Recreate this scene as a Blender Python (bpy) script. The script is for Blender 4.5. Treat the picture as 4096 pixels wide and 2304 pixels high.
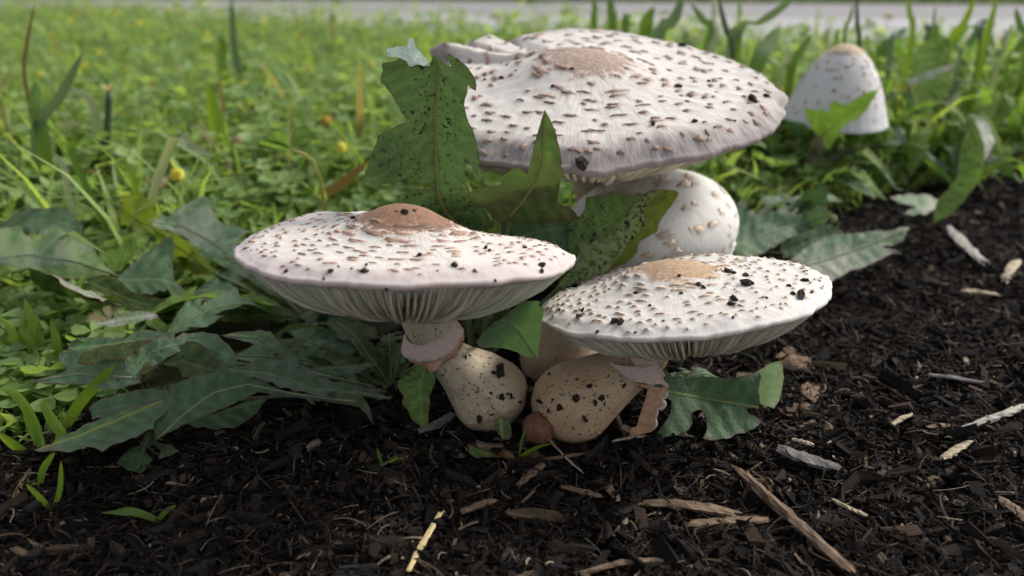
import bpy, math, random
import numpy as np
from mathutils import Vector
from mathutils.geometry import delaunay_2d_cdt
from mathutils.bvhtree import BVHTree

for o in list(bpy.data.objects):
    bpy.data.objects.remove(o)
scene = bpy.context.scene
COL = scene.collection
R_ = math.radians
random.seed(7)
rng = np.random.default_rng(7)

# ------------------------------------------------------------------ camera, sky, sun, exposure
S = 0.01                      # everything below is written in centimetres
CAM_H, PITCH, HFOV = 20.0, 22.0, 62.0
cam_d = bpy.data.cameras.new('camera')
cam = bpy.data.objects.new('camera', cam_d)
COL.objects.link(cam)
cam.location = (0, 0, CAM_H * S)
cam.rotation_euler = (R_(90 - PITCH), 0, 0)
cam_d.sensor_width = 36
cam_d.lens = 18 / math.tan(R_(HFOV / 2))
cam_d.clip_start = 0.01
cam_d.clip_end = 500
cam_d.dof.use_dof = True
cam_d.dof.focus_distance = 0.345
cam_d.dof.aperture_fstop = 7.5
scene.camera = cam

SUN_AZ, SUN_EL = 66.0, 42.0    # degrees right of the viewing direction, above the horizon
world = bpy.data.worlds.new('World')
scene.world = world
world.use_nodes = True
wn, wl = world.node_tree.nodes, world.node_tree.links
wn.clear()
w_out = wn.new('ShaderNodeOutputWorld')
w_bg = wn.new('ShaderNodeBackground')
w_hs = wn.new('ShaderNodeHueSaturation')   # thin haze: the blue is washed out
w_hs.inputs['Saturation'].default_value = 0.28
w_sky = wn.new('ShaderNodeTexSky')
w_sky.sky_type = 'NISHITA'
w_sky.sun_disc = False
w_sky.sun_elevation = R_(SUN_EL)
w_sky.sun_rotation = R_(SUN_AZ)
w_sky.dust_density = 3.0
w_sky.air_density = 1.0
w_bg.inputs['Strength'].default_value = 0.125
wl.new(w_sky.outputs[0], w_hs.inputs['Color'])
wl.new(w_hs.outputs[0], w_bg.inputs['Color'])
wl.new(w_bg.outputs[0], w_out.inputs['Surface'])

sun_d = bpy.data.lights.new('sun', 'SUN')
sun = bpy.data.objects.new('sun', sun_d)
COL.objects.link(sun)
sun_d.energy = 1.9
sun_d.angle = R_(12)
sun_d.color = (1.0, 0.95, 0.87)
sdir = Vector((math.sin(R_(SUN_AZ)) * math.cos(R_(SUN_EL)), math.cos(R_(SUN_AZ)) * math.cos(R_(SUN_EL)), math.sin(R_(SUN_EL))))
sun.rotation_euler = sdir.to_track_quat('Z', 'Y').to_euler()
sun.location = sdir * 5

scene.view_settings.view_transform = 'Standard'
scene.view_settings.look = 'None'
scene.view_settings.gamma = 1
scene.view_settings.use_curve_mapping = False
scene.view_settings.exposure = 0.80

# ------------------------------------------------------------------ pixels to places
F = 2048 / math.tan(R_(HFOV / 2))
_c, _s = math.cos(R_(PITCH)), math.sin(R_(PITCH))

def ray(u, v):
    a, b = (u - 2048) / F, (1152 - v) / F
    return np.array([a, _c + b * _s, -_s + b * _c])

def P(u, v, Y):                # on the ray of a pixel, at ground distance Y
    d = ray(u, v)
    return np.array([0, 0, CAM_H]) + d * (Y / d[1])

def G(u, v, z=0.0):            # on the ray of a pixel, at height z
    d = ray(u, v)
    return np.array([0, 0, CAM_H]) + d * ((z - CAM_H) / d[2])

def px2cm(n, u, v, Y):
    return n / F * (Y / ray(u, v)[1])

def crop(ox, oy, k):
    return lambda pts: [(ox + k * x, oy + k * y) for x, y in pts]
cA = crop(1400, 100, .5522); cB = crop(1400, 50, .6988); cC = crop(0, 700, .4658); cD = crop(0, 1200, .6599)
cE = crop(2600, 1300, .6929); cF = crop(2700, 700, .552); cG = crop(2900, 0, .621); cI = crop(1500, 1200, .5435)
cJ = crop(2150, 650, .33); cK = crop(0, 1150, .6554); cL = crop(2200, 0, .736); cM = crop(0, 0, .6211)
cN = crop(2300, 1350, .3106); cQ = crop(3050, 100, .4831)

# ------------------------------------------------------------------ numeric noise
def _h(ix, iy, iz):
    n = (ix * 374761393 + iy * 668265263 + iz * 2147483647) & 0xffffffff
    n = ((n ^ (n >> 13)) * 1274126177) & 0xffffffff
    return ((n ^ (n >> 16)) & 0xffff) / 65535.0

def vnoise(p, scale=1.0, seed=0):
    p = np.asarray(p, float) * scale + 100.0 + seed * 17.3
    i = np.floor(p).astype(np.int64)
    f = p - i
    f = f * f * (3 - 2 * f)
    out = 0
    for dx in (0, 1):
        for dy in (0, 1):
            for dz in (0, 1):
                w = (f[..., 0] if dx else 1 - f[..., 0]) * (f[..., 1] if dy else 1 - f[..., 1]) * (f[..., 2] if dz else 1 - f[..., 2])
                out = out + w * _h(i[..., 0] + dx, i[..., 1] + dy, i[..., 2] + dz)
    return out * 2 - 1

def gz(x, y):                  # height of the bare ground
    p = np.stack([np.asarray(x, float), np.asarray(y, float), np.zeros_like(np.asarray(x, float))], -1)
    return 0.34 * vnoise(p, .11) + 0.14 * vnoise(p, .35, 3)

BED_X = [-300, -60, -22, -7, 25, 48, 110, 300]
BED_Y = [26, 27, 31, 41, 66, 78, 108, 190]
def bed_edge(x):
    return np.interp(x, BED_X, BED_Y)
def path_edge(x):
    return np.interp(x, [-600, -120, -36, 64, 95, 600], [560, 272, 214, 148, 136, 120])

# ------------------------------------------------------------------ materials
MATS = {}
def nodes(name):
    m = bpy.data.materials.new(name)
    m.use_nodes = True
    nt = m.node_tree
    nt.nodes.clear()
    out = nt.nodes.new('ShaderNodeOutputMaterial')
    MATS[name] = m
    return m, nt, out

class NB:
    def __init__(s, nt):
        s.nt = nt
    def n(s, t, **kw):
        x = s.nt.nodes.new(t)
        for k, v in kw.items():
            setattr(x, k, v)
        return x
    def l(s, a, b):
        s.nt.links.new(a, b)
    def val(s, sock, v):
        if hasattr(v, 'is_output'):
            s.l(v, sock)
        else:
            sock.default_value = v
    def coords(s, scale=100.0, stretch=(1, 1, 1)):
        tc = s.n('ShaderNodeTexCoord')
        mp = s.n('ShaderNodeMapping')
        mp.inputs['Scale'].default_value = tuple(scale * k for k in stretch)
        s.l(tc.outputs['Object'], mp.inputs['Vector'])
        return mp.outputs[0]
    def noise(s, vec, scale, detail=3, rough=.55, out=0):
        x = s.n('ShaderNodeTexNoise')
        x.inputs['Scale'].default_value = scale
        x.inputs['Detail'].default_value = detail
        x.inputs['Roughness'].default_value = rough
        if vec is not None:
            s.l(vec, x.inputs['Vector'])
        return x.outputs[out]
    def ramp(s, fac, stops, interp='LINEAR'):
        x = s.n('ShaderNodeValToRGB')
        x.color_ramp.interpolation = interp
        el = x.color_ramp.elements
        while len(el) < len(stops):
            el.new(.5)
        for e, (p, c) in zip(el, stops):
            e.position = p
            e.color = (c, c, c, 1) if isinstance(c, (int, float)) else (*c, 1)
        s.val(x.inputs[0], fac)
        return x.outputs[0]
    def mix(s, fac, a, b, mode='MIX'):
        x = s.n('ShaderNodeMix', data_type='RGBA', blend_type=mode)
        s.val(x.inputs[0], fac)
        for i, c in ((6, a), (7, b)):
            s.val(x.inputs[i], c if hasattr(c, 'is_output') else (*c, 1))
        return x.outputs[2]
    def math(s, op, a, b=0.0, c=None):
        x = s.n('ShaderNodeMath', operation=op)
        s.val(x.inputs[0], a)
        s.val(x.inputs[1], b)
        if c is not None:
            s.val(x.inputs[2], c)
        return x.outputs[0]
    def attr(s, name, out='Fac'):
        x = s.n('ShaderNodeAttribute', attribute_name=name)
        return x.outputs[out]
    def comb(s, a, b, c=0.0):
        x = s.n('ShaderNodeCombineXYZ')
        for i, q in enumerate((a, b, c)):
            s.val(x.inputs[i], q)
        return x.outputs[0]
    def bump(s, height, strength=.5, dist=.0005, normal=None):
        x = s.n('ShaderNodeBump')
        x.inputs['Strength'].default_value = strength
        x.inputs['Distance'].default_value = dist
        s.l(height, x.inputs['Height'])
        if normal is not None:
            s.l(normal, x.inputs['Normal'])
        return x.outputs[0]
    def bsdf(s, col, rough=.6, spec=.35, normal=None, sss=0, sss_r=.002):
        x = s.n('ShaderNodeBsdfPrincipled')
        s.val(x.inputs['Base Color'], col if hasattr(col, 'is_output') else (*col, 1))
        s.val(x.inputs['Roughness'], rough)
        x.inputs['Specular IOR Level'].default_value = spec
        if normal is not None:
            s.l(normal, x.inputs['Normal'])
        if sss:
            x.inputs['Subsurface Weight'].default_value = sss
            x.inputs['Subsurface Scale'].default_value = sss_r
            x.inputs['Subsurface Radius'].default_value = (1, .75, .5)
        return x.outputs[0]
    def thin(s, surf, tcol, fac, out, normal=None):
        t = s.n('ShaderNodeBsdfTranslucent')
        s.val(t.inputs[0], tcol if hasattr(tcol, 'is_output') else (*tcol, 1))
        if normal is not None:
            s.l(normal, t.inputs['Normal'])
        mx = s.n('ShaderNodeMixShader')
        s.val(mx.inputs[0], fac)
        s.l(surf, mx.inputs[1])
        s.l(t.outputs[0], mx.inputs[2])
        s.l(mx.outputs[0], out.inputs['Surface'])

def leaf_mat(name, col, col2, dirt=.0, edge=(.10, .05, .05), edge_w=.12, vein=(.20, .26, .08), vein_amt=.35, patch=None, patch_amt=0.0, tr=.32, tcol=None, rough=.5, wrinkle=.5):
    m, nt, out = nodes(name)
    b = NB(nt)
    v = b.coords()
    base = b.mix(b.ramp(b.noise(v, .9, 4), [(.3, 0.0), (.7, 1.0)]), col, col2)
    fine = b.noise(v, 7, 4)
    base = b.mix(b.ramp(fine, [(.35, 0.0), (.75, .55)]), base, tuple(c * .5 for c in col))
    base = b.mix(b.ramp(b.noise(v, 2.6, 4, .65), [(.5, 0.0), (.72, .5)]), base, tuple(min(1, c * 1.6 + .012) for c in col2))
    along, mid, edg = b.attr('along'), b.attr('mid'), b.attr('edge')
    am = b.math('ABSOLUTE', mid)
    wob = b.math('MULTIPLY', b.noise(v, .8, 2), 1.6)
    ph = b.math('ADD', b.math('SUBTRACT', b.math('MULTIPLY', along, 1.25), b.math('MULTIPLY', am, .8)), wob)
    saw = b.math('ABSOLUTE', b.math('SINE', b.math('MULTIPLY', ph, 3.1416)))
    base = b.mix(b.ramp(saw, [(.25, .28), (.95, 0.0)]), base, tuple(min(1, c * 1.45 + .02) for c in col2))
    base = b.mix(b.ramp(saw, [(.55, 0.0), (1.0, .22)]), base, tuple(c * .55 for c in col))
    sv = b.ramp(saw, [(.0, 1.0), (.10, 0.0)])
    net = b.n('ShaderNodeTexVoronoi', feature='DISTANCE_TO_EDGE')
    net.inputs['Scale'].default_value = 3.2
    b.l(v, net.inputs['Vector'])
    nv = b.ramp(net.outputs['Distance'], [(0.0, 1.0), (.07, 0.0)])
    mr = b.ramp(am, [(0.0, 1.0), (.10, 0.0)])
    vv = b.math('MAXIMUM', b.math('MULTIPLY', sv, .55), b.math('MAXIMUM', mr, b.math('MULTIPLY', nv, .16)))
    base = b.mix(b.math('MULTIPLY', vv, vein_amt), base, vein)
    if patch:
        pf = b.math('MULTIPLY', b.ramp(b.noise(v, .55, 3), [(.42, 0.0), (.6, 1.0)]), patch_amt)
        base = b.mix(pf, base, patch)
    en = b.math('ADD', edg, b.math('MULTIPLY', b.math('SUBTRACT', b.noise(v, 2.5, 3), .5), edge_w))
    base = b.mix(b.math('MULTIPLY', b.ramp(en, [(0.0, 1.0), (edge_w, 0.0)]), .75), base, edge)
    dcol = base
    if dirt > 0:
        d1 = b.ramp(b.noise(v, 5.2, 5, .65), [(.64 - .07 * dirt, 0.0), (.67 - .07 * dirt, 1.0)])
        d2 = b.ramp(b.noise(v, .7, 2), [(.42 - .08 * dirt, 0.0), (.6, 1.0)])
        dd = b.math('MULTIPLY', d1, d2)
        dcol = b.mix(dd, base, (.012, .013, .010))
    hgt = b.math('ADD', b.math('MULTIPLY', vv, -.6), b.math('ADD', b.math('MULTIPLY', b.noise(v, 2.0, 3), 1.6), b.math('MULTIPLY', fine, .5)))
    nrm = b.bump(hgt, wrinkle, .0014)
    surf = b.bsdf(dcol, rough + .06, .22, nrm)
    tc = tcol or (min(1, col2[0] * 1.5), min(1, col2[1] * 1.75), col2[2] * .7)
    tcm = b.mix(.5, dcol, tc) if dirt <= 0 else b.mix(dd, tc, (.01, .01, .008))
    b.thin(surf, tcm, tr, out)
    return m

def blade_mat(name, c1, c2, tr=.4, rough=.45):
    m, nt, out = nodes(name)
    b = NB(nt)
    v = b.coords()
    oi = b.n('ShaderNodeObjectInfo')
    base = b.mix(oi.outputs['Random'], c1, c2)
    base = b.mix(b.ramp(b.noise(v, 1.3, 3), [(.35, 0.0), (.75, .6)]), base, tuple(x * .7 for x in c1))
    mid = b.attr('mid')
    st = b.math('ABSOLUTE', b.math('SINE', b.math('MULTIPLY', mid, 22.0)))
    base = b.mix(b.math('MULTIPLY', b.ramp(st, [(0.0, 1.0), (.4, 0.0)]), .25), base, tuple(min(1, x * 1.5) for x in c2))
    surf = b.bsdf(base, rough, .4, b.bump(st, .3, .0003))
    b.thin(surf, tuple(min(1, x * k) for x, k in zip(c2, (1.7, 1.6, .8))), tr, out)
    return m

def attr_leaf_mat(name, tr=.4, rough=.5, tcol=(1.75, 1.65, .80)):
    m, nt, out = nodes(name)
    b = NB(nt)
    col = b.attr('col', 'Color')
    c2 = b.mix(b.ramp(b.noise(b.coords(), 2.0, 3), [(.3, 0.0), (.8, .35)]), col, (.03, .06, .012))
    surf = b.bsdf(c2, rough, .35)
    t = b.mix(1.0, c2, tcol, 'MULTIPLY')
    b.thin(surf, t, tr, out)
    return m

def cap_mat(name, white=(.545, .512, .478), disc=(.27, .17, .12), disc_t=.3, margin=(.36, .31, .34), margin_amt=.7, margin_t=.84, blush=(.62, .46, .40), blush_amt=.25, disc_crack=.5, fib=1.0, halo=.75, halo_col=(.31, .22, .17), crack_col=None):
    m, nt, out = nodes(name)
    b = NB(nt)
    v = b.coords()
    t, phi, mark = b.attr('t'), b.attr('phi'), b.attr('mark')
    pol = b.comb(b.math('MULTIPLY', phi, 26.0), b.math('MULTIPLY', t, 7.0), 0.0)
    fibn = b.noise(pol, 1.0, 4, .6)
    pol2 = b.comb(b.math('MULTIPLY', phi, 70.0), b.math('MULTIPLY', t, 16.0), 3.0)
    fib2 = b.noise(pol2, 1.0, 3, .6)
    med = b.noise(v, 2.2, 4)
    base = b.mix(b.math('MULTIPLY', b.ramp(med, [(.45, 0.0), (.72, 1.0)]), blush_amt), white, blush)
    base = b.mix(b.ramp(fib2, [(.38, .12), (.6, 0.0)]), base, tuple(c * .62 for c in white))
    mk_ = b.math('ADD', mark, b.math('MULTIPLY', b.math('SUBTRACT', b.noise(v, 9, 4, .7), .5), .9))
    base = b.mix(b.math('MULTIPLY', b.ramp(mk_, [(.35, 0.0), (1.0, 1.0)]), halo), base, halo_col)
    mt = b.math('ADD', t, b.math('MULTIPLY', b.math('SUBTRACT', fibn, .5), .22))
    mt = b.math('ADD', mt, b.math('MULTIPLY', b.math('SUBTRACT', b.noise(v, .5, 2), .5), .16))
    base = b.mix(b.math('MULTIPLY', b.ramp(mt, [(margin_t - .08, 0.0), (margin_t + .12, 1.0)]), margin_amt), base, margin)
    dt = b.math('ADD', t, b.math('MULTIPLY', b.math('SUBTRACT', b.noise(v, 2.4, 6, .7), .5), .50))
    dcol = b.mix(b.ramp(b.noise(v, 6.0, 4), [(.3, 0.0), (.75, 1.0)]), disc, tuple(min(1, c * 1.75) for c in disc))
    vo = b.n('ShaderNodeTexVoronoi', feature='DISTANCE_TO_EDGE')
    vo.inputs['Scale'].default_value = 2.6
    vec = b.n('ShaderNodeVectorMath', operation='ADD')
    nz = b.n('ShaderNodeTexNoise'); nz.inputs['Scale'].default_value = 3.0
    b.l(v, nz.inputs['Vector']); b.l(v, vec.inputs[0])
    sc = b.n('ShaderNodeVectorMath', operation='SCALE'); sc.inputs['Scale'].default_value = .5
    b.l(nz.outputs['Color'], sc.inputs[0]); b.l(sc.outputs[0], vec.inputs[1]); b.l(vec.outputs[0], vo.inputs['Vector'])
    crack = b.ramp(vo.outputs['Distance'], [(.0, 1.0), (.05, 0.0)])
    dcol = b.mix(b.math('MULTIPLY', crack, disc_crack), dcol, crack_col or tuple(c * .55 for c in disc))
    df = b.ramp(dt, [(disc_t - .03, 1.0), (disc_t + .015, 0.0)])
    base = b.mix(df, base, dcol)
    hgt = b.math('ADD', b.math('MULTIPLY', fibn, 1.0 * fib), b.math('ADD', b.math('MULTIPLY', fib2, .6 * fib), b.math('MULTIPLY', med, .8)))
    hgt = b.math('SUBTRACT', hgt, b.math('MULTIPLY', b.math('MULTIPLY', crack, df), .6))
    nrm = b.bump(hgt, .55, .0007)
    b.l(b.bsdf(base, .75, .25, nrm, .45, .007), out.inputs['Surface'])
    return m

def plain_mat(name, c1, c2, scale=3.0, rough=.7, bump=.4, dist=.0005, stretch=(1, 1, 1), sss=0, tr=0, tcol=None, spec=.3, detail=4, objrand=None):
    m, nt, out = nodes(name)
    b = NB(nt)
    v = b.coords(100.0, stretch)
    nz = b.noise(v, scale, detail)
    base = b.mix(b.ramp(nz, [(.3, 0.0), (.7, 1.0)]), c1, c2)
    if objrand:
        oi = b.n('ShaderNodeObjectInfo')
        base = b.mix(1.0, base, b.ramp(oi.outputs['Random'], objrand), 'MULTIPLY')
    surf = b.bsdf(base, rough, spec, b.bump(nz, bump, dist), sss)
    if tr:
        b.thin(surf, tcol or c2, tr, out)
    else:
        b.l(surf, out.inputs['Surface'])
    return m

def stem_mat(name, c1, c2, dirt=1.0):
    m, nt, out = nodes(name)
    b = NB(nt)
    v = b.coords()
    al = b.attr('along')
    base = b.mix(b.ramp(b.math('ADD', al, b.math('MULTIPLY', b.math('SUBTRACT', b.noise(v, .8, 3), .5), .5)), [(.25, 0.0), (.75, 1.0)]), c1, c2)
    fb = b.noise(b.comb(b.math('MULTIPLY', b.attr('phi'), 14.0), b.math('MULTIPLY', al, 2.5), 0.0), 1.0, 4)
    base = b.mix(b.ramp(fb, [(.4, .0), (.7, .5)]), base, tuple(c * .66 for c in c2))
    base = b.mix(b.ramp(b.noise(v, 1.1, 4, .6), [(.5, 0.0), (.75, .55)]), base, (c2[0] * .72, c2[1] * .52, c2[2] * .42))
    base = b.mix(b.math('MULTIPLY', b.ramp(b.noise(v, 14, 4, .7), [(.6, 0.0), (.72, .7)]), b.ramp(b.noise(v, .9, 2), [(.45, 0.0), (.65, dirt)])), base, (.06, .038, .022))
    sp = b.noise(v, 4.6, 5, .62)
    s1 = b.ramp(sp, [(.635, 0.0), (.655, 1.0)])
    s2 = b.ramp(b.noise(b.coords(100, (1, 1.8, 1)), 7.0, 3), [(.635, 0.0), (.655, 1.0)])
    dd = b.math('MULTIPLY', b.math('MAXIMUM', s1, s2), dirt)
    base = b.mix(dd, base, (.020, .012, .008))
    nrm = b.bump(b.math('ADD', b.math('MULTIPLY', fb, .9), b.math('MULTIPLY', dd, .7)), .6, .0006)
    b.l(b.bsdf(base, .6, .3, nrm, .15, .004), out.inputs['Surface'])
    return m

def soil_mat(name):
    m, nt, out = nodes(name)
    b = NB(nt)
    v = b.coords()
    n1 = b.noise(v, 1.5, 6, .65)
    base = b.mix(b.ramp(n1, [(.3, 0.0), (.75, 1.0)]), (.004, .003, .0028), (.016, .012, .010))
    base = b.mix(b.ramp(b.noise(v, 9, 3), [(.6, 0.0), (.75, .5)]), base, (.05, .036, .026))
    b.l(b.bsdf(base, .9, .08, b.bump(b.noise(v, 4, 6, .7), .9, .003)), out.inputs['Surface'])
    return m

def chip_mat(name, attr=False):
    m, nt, out = nodes(name)
    b = NB(nt)
    if attr:
        base = b.attr('col', 'Color')
    else:
        oi = b.n('ShaderNodeObjectInfo')
        base = b.ramp(oi.outputs['Random'], [(0.0, (.007, .006, .005)), (.35, (.015, .011, .009)), (.6, (.030, .020, .015)), (.78, (.022, .021, .022)), (.9, (.10, .068, .043)), (1.0, (.24, .18, .12))])
    v = b.coords(100, (.35, 2.2, 2.2))
    n1 = b.noise(v, 5, 5, .65)
    base = b.mix(b.ramp(n1, [(.3, .75), (.65, 0.0)]), base, (.006, .005, .004))
    base = b.mix(b.ramp(b.noise(b.coords(), 3.5, 4), [(.58, 0.0), (.72, .55)]), base, (.010, .008, .007))
    b.l(b.bsdf(base, .8, .12, b.bump(n1, .9, .0008)), out.inputs['Surface'])
    return m

# palette
leaf_mat('leaf_upright', (.052, .098, .030), (.082, .145, .040), dirt=1.15, edge=(.07, .05, .03), vein=(.26, .28, .09), vein_amt=.8, tr=.2, tcol=(.11, .20, .05))
leaf_mat('leaf_pointed', (.045, .095, .028), (.10, .150, .035), dirt=.25, edge=(.10, .035, .03), edge_w=.2, vein=(.26, .25, .07), vein_amt=.5, patch=(.085, .055, .04), patch_amt=.8, tr=.25, tcol=(.10, .20, .03))
leaf_mat('leaf_spotted', (.075, .135, .040), (.12, .185, .055), dirt=1.15, edge=(.12, .05, .04), vein=(.3, .36, .15), vein_amt=.3, tr=.3)
leaf_mat('leaf_flap', (.125, .185, .070), (.19, .25, .11), dirt=1.6, edge=(.14, .08, .06), vein=(.34, .38, .2), vein_amt=.3, tr=.25)
leaf_mat('leaf_olive', (.095, .125, .018), (.14, .165, .025), dirt=.25, edge=(.12, .05, .04), vein_amt=.2, tr=.4)
leaf_mat('leaf_blue', (.056, .112, .054), (.110, .180, .095), dirt=.15, edge=(.16, .10, .11), edge_w=.12, vein=(.18, .23, .15), vein_amt=.5, tr=.2, patch=(.13, .20, .12), patch_amt=.35)
leaf_mat('leaf_dark', (.034, .076, .030), (.068, .126, .056), dirt=.12, edge=(.10, .06, .06), edge_w=.1, vein=(.17, .24, .10), vein_amt=.6, tr=.18, patch=(.085, .145, .085), patch_amt=.35)
leaf_mat('leaf_pale', (.13, .225, .125), (.24, .335, .21), dirt=.0, edge=(.24, .18, .17), vein=(.3, .36, .25), vein_amt=.5, tr=.25, patch=(.46, .46, .38), patch_amt=.8)
leaf_mat('leaf_under', (.030, .055, .012), (.050, .080, .016), dirt=.7, edge=(.08, .04, .02), vein_amt=.3, tr=.3)
leaf_mat('leaf_bright', (.095, .17, .030), (.17, .27, .045), dirt=.0, edge=(.12, .16, .04), vein=(.22, .3, .08), vein_amt=.4, tr=.45)
leaf_mat('leaf_felt', (.30, .40, .33), (.42, .50, .44), dirt=.0, edge=(.34, .38, .34), vein_amt=.1, tr=.2, rough=.8)
leaf_mat('leaf_dry', (.36, .26, .22), (.52, .42, .37), dirt=.15, edge=(.2, .12, .08), vein=(.3, .2, .15), vein_amt=.6, tr=.3)
leaf_mat('leaf_brown', (.085, .046, .024), (.17, .098, .052), dirt=.4, edge=(.08, .04, .02), vein=(.3, .2, .1), vein_amt=.5, tr=.2)
plain_mat('midrib_green', (.30, .33, .11), (.40, .41, .16), 4, .5, tr=.6, tcol=(.55, .55, .2))
plain_mat('midrib_pale', (.26, .31, .19), (.36, .39, .26), 4, .5, tr=.4)
plain_mat('midrib_dark', (.09, .13, .05), (.14, .18, .08), 4, .5, tr=.3)
plain_mat('stalk_green', (.05, .08, .03), (.12, .12, .06), 2, .5)
blade_mat('blade_bright', (.10, .20, .020), (.20, .30, .035), .45)
blade_mat('blade_green', (.055, .13, .022), (.11, .19, .035), .4)
blade_mat('blade_blue', (.07, .125, .07), (.12, .18, .11), .3)
blade_mat('blade_pale', (.20, .25, .16), (.30, .34, .23), .3)
blade_mat('blade_red', (.08, .085, .03), (.16, .10, .05), .3)
blade_mat('stem_dark', (.035, .060, .030), (.055, .085, .04), .1)
attr_leaf_mat('lawn_leaf', .5)
cap_mat('cap_big', crack_col=(.50, .43, .39), disc=(.215, .155, .122), disc_t=.25, margin=(.20, .170, .172), margin_amt=.88, margin_t=.87, blush=(.45, .35, .31), blush_amt=.22, fib=1.5, disc_crack=.9)
cap_mat('cap_left', disc=(.170, .098, .064), disc_t=.32, margin=(.40, .335, .335), margin_amt=.7, margin_t=.86, blush=(.49, .37, .30), blush_amt=.32, disc_crack=.25)
cap_mat('cap_right', white=(.555, .530, .495), disc=(.28, .195, .125), disc_t=.30, margin=(.53, .50, .50), margin_amt=.55, margin_t=.90, blush=(.52, .43, .34), blush_amt=.28, disc_crack=.3, fib=.8)
cap_mat('cap_young', white=(.58, .565, .54), disc=(.34, .25, .19), disc_t=.10, margin=(.72, .70, .68), margin_amt=.4, margin_t=.9, blush=(.74, .62, .52), blush_amt=.15, disc_crack=.3, fib=.8)
plain_mat('scale_big', (.17, .108, .082), (.33, .235, .185), 6, .8, .5, objrand=[(0.0, .65), (1.0, 1.25)])
plain_mat('scale_left', (.18, .108, .076), (.35, .235, .175), 6, .8, .5, objrand=[(0.0, .75), (1.0, 1.5)])
plain_mat('scale_right', (.26, .165, .100), (.50, .38, .28), 6, .8, .5, objrand=[(0.0, .7), (1.0, 1.5)])
plain_mat('scale_young', (.40, .30, .22), (.58, .48, .38), 6, .8, .5, objrand=[(0.0, .8), (1.0, 1.4)])
plain_mat('gill', (.90, .86, .70), (.96, .93, .80), 3, .7, .2, tr=.22, tcol=(.90, .86, .68))
stem_mat('stem_left', (.47, .415, .31), (.45, .325, .205))
stem_mat('stem_right', (.41, .305, .195), (.44, .305, .185))
stem_mat('stem_back', (.46, .36, .25), (.43, .31, .205), .6)
stem_mat('stem_pale', (.52, .44, .36), (.50, .42, .32), .15)
plain_mat('ring_pink', (.48, .35, .305), (.62, .49, .44), 5, .75, .6, .0007, tr=.2, detail=6)
plain_mat('ring_torn', (.28, .135, .075), (.52, .345, .25), 3.5, .7, .5, tr=.25, tcol=(.8, .5, .3))
plain_mat('ring_fringe', (.62, .46, .40), (.78, .64, .58), 5, .7, .4, tr=.35)
plain_mat('button_brown', (.095, .038, .021), (.175, .078, .046), 4, .6, .4)
plain_mat('crumb', (.012, .009, .007), (.045, .030, .022), 12, .8, .8, .001)
soil_mat('soil')
chip_mat('chip')
chip_mat('mulch', True)
plain_mat('wood_brown', (.055, .034, .021), (.19, .125, .078), 5, .7, .8, .0008, (.4, 2, 2))
plain_mat('wood_pale', (.20, .155, .10), (.42, .35, .25), 5, .7, .8, .0008, (.4, 2, 2))
plain_mat('wood_grey', (.045, .040, .038), (.15, .14, .135), 5, .7, .8, .0008, (.4, 2, 2))
plain_mat('wood_white', (.16, .15, .13), (.36, .34, .29), 5, .7, .8, .0008, (.4, 2, 2))
plain_mat('straw', (.36, .27, .12), (.56, .45, .24), 5, .5, .5, .0004, (.4, 2, 2))
plain_mat('petal_yellow', (.60, .52, .03), (.80, .74, .10), 8, .6, .8, .001, tr=.2)
plain_mat('petal_orange', (.45, .25, .03), (.55, .34, .05), 8, .6, .8, .001, tr=.2)
plain_mat('petal_brown', (.25, .16, .10), (.40, .28, .20), 8, .6, .8, .001, tr=.2)
plain_mat('concrete', (.30, .29, .305), (.36, .35, .365), .25, .9, .3, .001, detail=6)
plain_mat('asphalt', (.19, .185, .19), (.24, .23, .235), .5, .9, .3, .001, detail=6)
plain_mat('turf_ground', (.018, .020, .010), (.040, .050, .018), .8, .9, .8, .003, detail=6)

# ------------------------------------------------------------------ objects
BASE = {}
def tag(o, label=None, cat=None, group=None, kind=None):
    if label: o['label'] = label
    if cat: o['category'] = cat
    if group: o['group'] = group
    if kind: o['kind'] = kind
    return o

def thing(name, label, cat, base, group=None):
    o = bpy.data.objects.new(name, None)
    o.empty_display_size = .01
    COL.objects.link(o)
    o.location = Vector(base) * S
    BASE[o] = np.array(base, float)
    return tag(o, label, cat, group)

def make_mesh(name, V, Fc, mat, attrs=None, smooth=True):
    me = bpy.data.meshes.new(name)
    me.from_pydata((np.asarray(V) * S).tolist(), [], [tuple(int(i) for i in f) for f in Fc])
    if mat:
        me.materials.append(MATS[mat])
    if smooth:
        me.polygons.foreach_set('use_smooth', np.ones(len(me.polygons), bool))
    for k, a in (attrs or {}).items():
        a = np.asarray(a, np.float32)
        if a.ndim == 1:
            me.attributes.new(k, 'FLOAT', 'POINT').data.foreach_set('value', a)
        else:
            me.attributes.new(k, 'FLOAT_COLOR', 'POINT').data.foreach_set('color', a.ravel())
    me.update()
    return me

def mk(name, V, Fc, mat, parent=None, base=None, attrs=None, smooth=True, kind=None):
    """V in world centimetres; parent is a thing or one of its parts."""
    if parent is not None:
        base = BASE[parent]
    elif base is None:
        base = np.zeros(3)
    base = np.asarray(base, float)
    o = bpy.data.objects.new(name, make_mesh(name, np.asarray(V) - base, Fc, mat, attrs, smooth))
    COL.objects.link(o)
    BASE[o] = base
    if parent is not None:
        o.parent = parent
    else:
        o.location = Vector(base) * S
    if kind:
        o['kind'] = kind
    return o

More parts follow.
